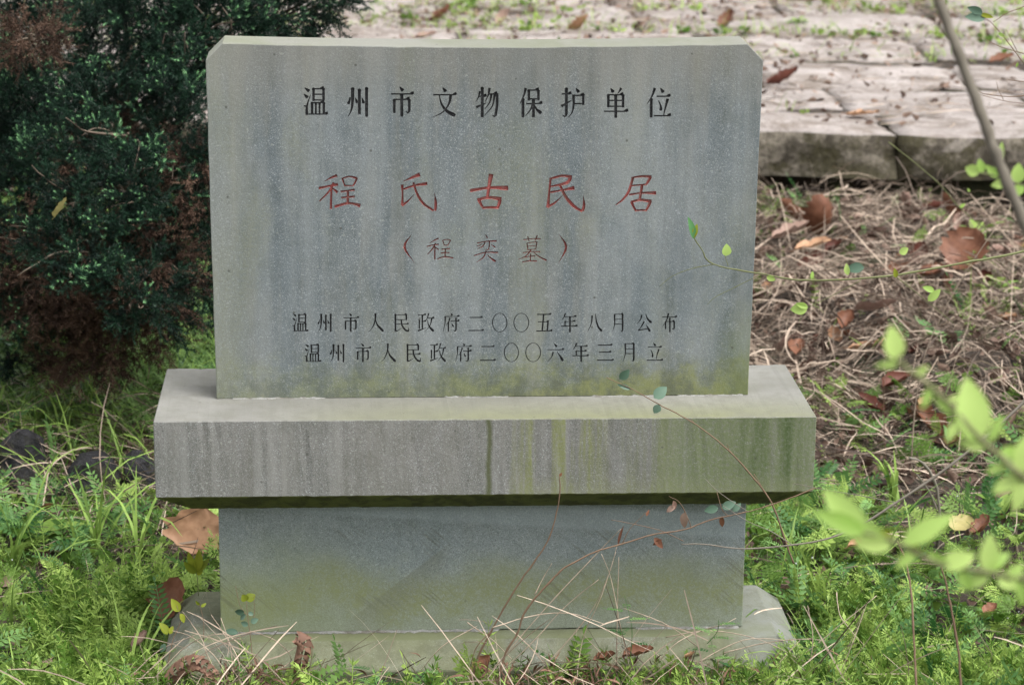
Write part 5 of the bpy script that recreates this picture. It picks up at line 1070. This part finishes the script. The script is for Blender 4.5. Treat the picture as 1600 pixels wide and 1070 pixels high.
frond('tangled brown fern remains at the left corner of the base', [(262,1060,0),(280,1040,0),(305,1030,0),(330,1045,0),(345,1060,0)], -0.2, 'fernbrown', 11, 0.045, 2.8, 'dry_fern_frond', 0.3, 1.0)
frond('fresh light green fern frond at the bottom edge in front of the base', [(470,1095,0),(490,1075,0),(515,1052,0),(545,1040,0)], -0.22, 'fern', 12, 0.034, 0.5, 'green_fern_frond', 0.26, 1.0)

# taller single plants
def tuft(label, px, py, n, L0, L1, w0, w1, m_, Y=None, bend=(0.4, 2.0)):
    z = -0.55
    q = on_z(px, py, -0.56); root = empty('grass_tuft', (q[0], q[1], float(gz(q[0], q[1]))), label, 'grass tuft', 'tufts of broad grass')
    for i in range(n):
        mb = MB(); x = np.array([q[0]+random.gauss(0, .012)]); y = np.array([q[1]+random.gauss(0, .012)])
        blades(mb, x, y, np.array([random.uniform(L0, L1)]), np.array([random.uniform(w0, w1)]), np.array([random.uniform(*bend)]), np.array([random.uniform(.3, 1)]), K=7, lean=(0.2, 0.15)); mb.build('blade', M[m_], root, True)
tuft('broad-bladed grass tuft with tall arching blades in the middle of the left weeds', 150, 880, 16, 0.16, 0.30, 0.0022, 0.0042, 'grass')
tuft('grass tuft with a long bent blade next to the left side of the pedestal', 225, 900, 9, 0.18, 0.34, 0.0025, 0.0045, 'grass', bend=(1.0, 2.4))
tuft('grass tuft at the left frame edge with curved pale blades', 15, 900, 10, 0.14, 0.28, 0.0022, 0.0040, 'grass')
tuft('grass tuft at the bottom left in front of the weeds', 200, 1075, 9, 0.12, 0.26, 0.002, 0.0035, 'grass')
tuft('grass tuft rising just right of the pedestal below the plinth', 1250, 900, 12, 0.14, 0.26, 0.0016, 0.003, 'grass')
tuft('broad pale grass tuft beside the straw right of the plinth end', 1395, 790, 8, 0.12, 0.20, 0.004, 0.006, 'grass', bend=(0.2, 1.2))
tuft('grass tuft at the bottom edge in front of the right half of the base', 1130, 1078, 8, 0.10, 0.2, 0.002, 0.004, 'grass', bend=(1.0, 2.2))
tuft('grass tuft at the bottom edge below the dry stem', 880, 1085, 7, 0.08, 0.16, 0.002, 0.004, 'grass', bend=(1.2, 2.2))
def broad_plant(label, px, py, n, L, m_='broad', elev=(0.2, 0.9), zof=0.0):
    q = on_z(px, py, -0.53); root = empty('broadleaf_plant', (q[0], q[1], float(gz(q[0], q[1]))), label, 'plant', 'low broad-leaved plants')
    for i in range(n):
        a = i*2.4+random.uniform(-.3, .3); e = random.uniform(*elev); l = L*random.uniform(.7, 1.1); tv, tf, ta = T_leaf(8, 0.5, 0.3, 0.3, 'ovate'); c = np.array([q[0], q[1], float(gz(q[0], q[1]))+zof+random.uniform(0.01, 0.05)]); d = np.array([math.cos(a)*math.cos(e), math.sin(a)*math.cos(e), math.sin(e)])
        mb = MB(); s0 = c+d*l*0.25; tube(mb, [c-[0, 0, 0.02], c, s0], (0.0012, 0.0008), 4, 0.3, 0, 3); mb.add(place(tv, s0, d, l), tf, random.random()); mb.build('leaf', M[m_], root, True)
broad_plant('broad-leaved plant under the juniper at the left edge', 25, 590, 8, 0.11, zof=0.06)
broad_plant('broad-leaved rosette right of the first one, below the dead juniper branches', 110, 650, 6, 0.08)
broad_plant('pale broad-leaved rosette in the weeds at the left edge', 60, 850, 8, 0.085, 'herb')
broad_plant('broad-leaved rosette low beside the tan leaf', 235, 920, 5, 0.04)
broad_plant('broad-leaved plant in the weeds near the right frame edge', 1560, 800, 6, 0.07, 'herb')
broad_plant('small leafy plant in the straw near the right edge', 1560, 480, 9, 0.06, 'herb')
broad_plant('leafy clump in the dark hollow below the kerb at the right', 1530, 375, 10, 0.08, 'herb')
broad_plant('leafy clump in the straw behind the blurred upper shoot', 1480, 590, 10, 0.05, 'vetch')
broad_plant('small green plant growing on the terrace joint', 1245, 110, 8, 0.06, 'herb', zof=0.25)
def vetch_plant(label, px, py, Y, h, n, seed):
    random.seed(seed); root = empty('vetch_sprig', on_y(px, py, Y), label, 'plant', 'vetch sprigs in front of the stele'); p0 = on_y(px, py+20, Y); p1 = p0+np.array([random.uniform(-.02, .02), -0.01, h]); mb = MB(); tube(mb, [p0, (p0+p1)/2+[0.008, 0, 0], p1], (0.0009, 0.0005), 4, 0.4); mb.build('stem', M['vetch'], root)
    for i in range(n):
        s_ = 0.25+0.75*i/n; c = p0+(p1-p0)*s_; a = i*2.2; T_ = T_pinnate(6, 0.24, 0.42, 0.3); mb = MB(); mb.add(place(T_[0], c, (math.cos(a), math.sin(a)*0.6-0.2, 0.35), 0.035), T_[1], random.random()); mb.build('leaf', M['vetch'], root)
vetch_plant('vetch sprig climbing in front of the pedestal right of the pale stalks', 985, 1010, -0.2, 0.13, 6, 1)
vetch_plant('vetch sprig on the base stone near its right front', 1105, 985, -0.2, 0.05, 4, 2)
vetch_plant('vetch sprig rising at the right corner of the base stone', 1115, 1060, -0.2, 0.11, 6, 3)
vetch_plant('vetch sprig at the bottom edge right of the fern', 590, 1070, -0.2, 0.07, 5, 4)
vetch_plant('vetch sprig at the bottom edge near the dry stem', 690, 1070, -0.2, 0.06, 5, 5)
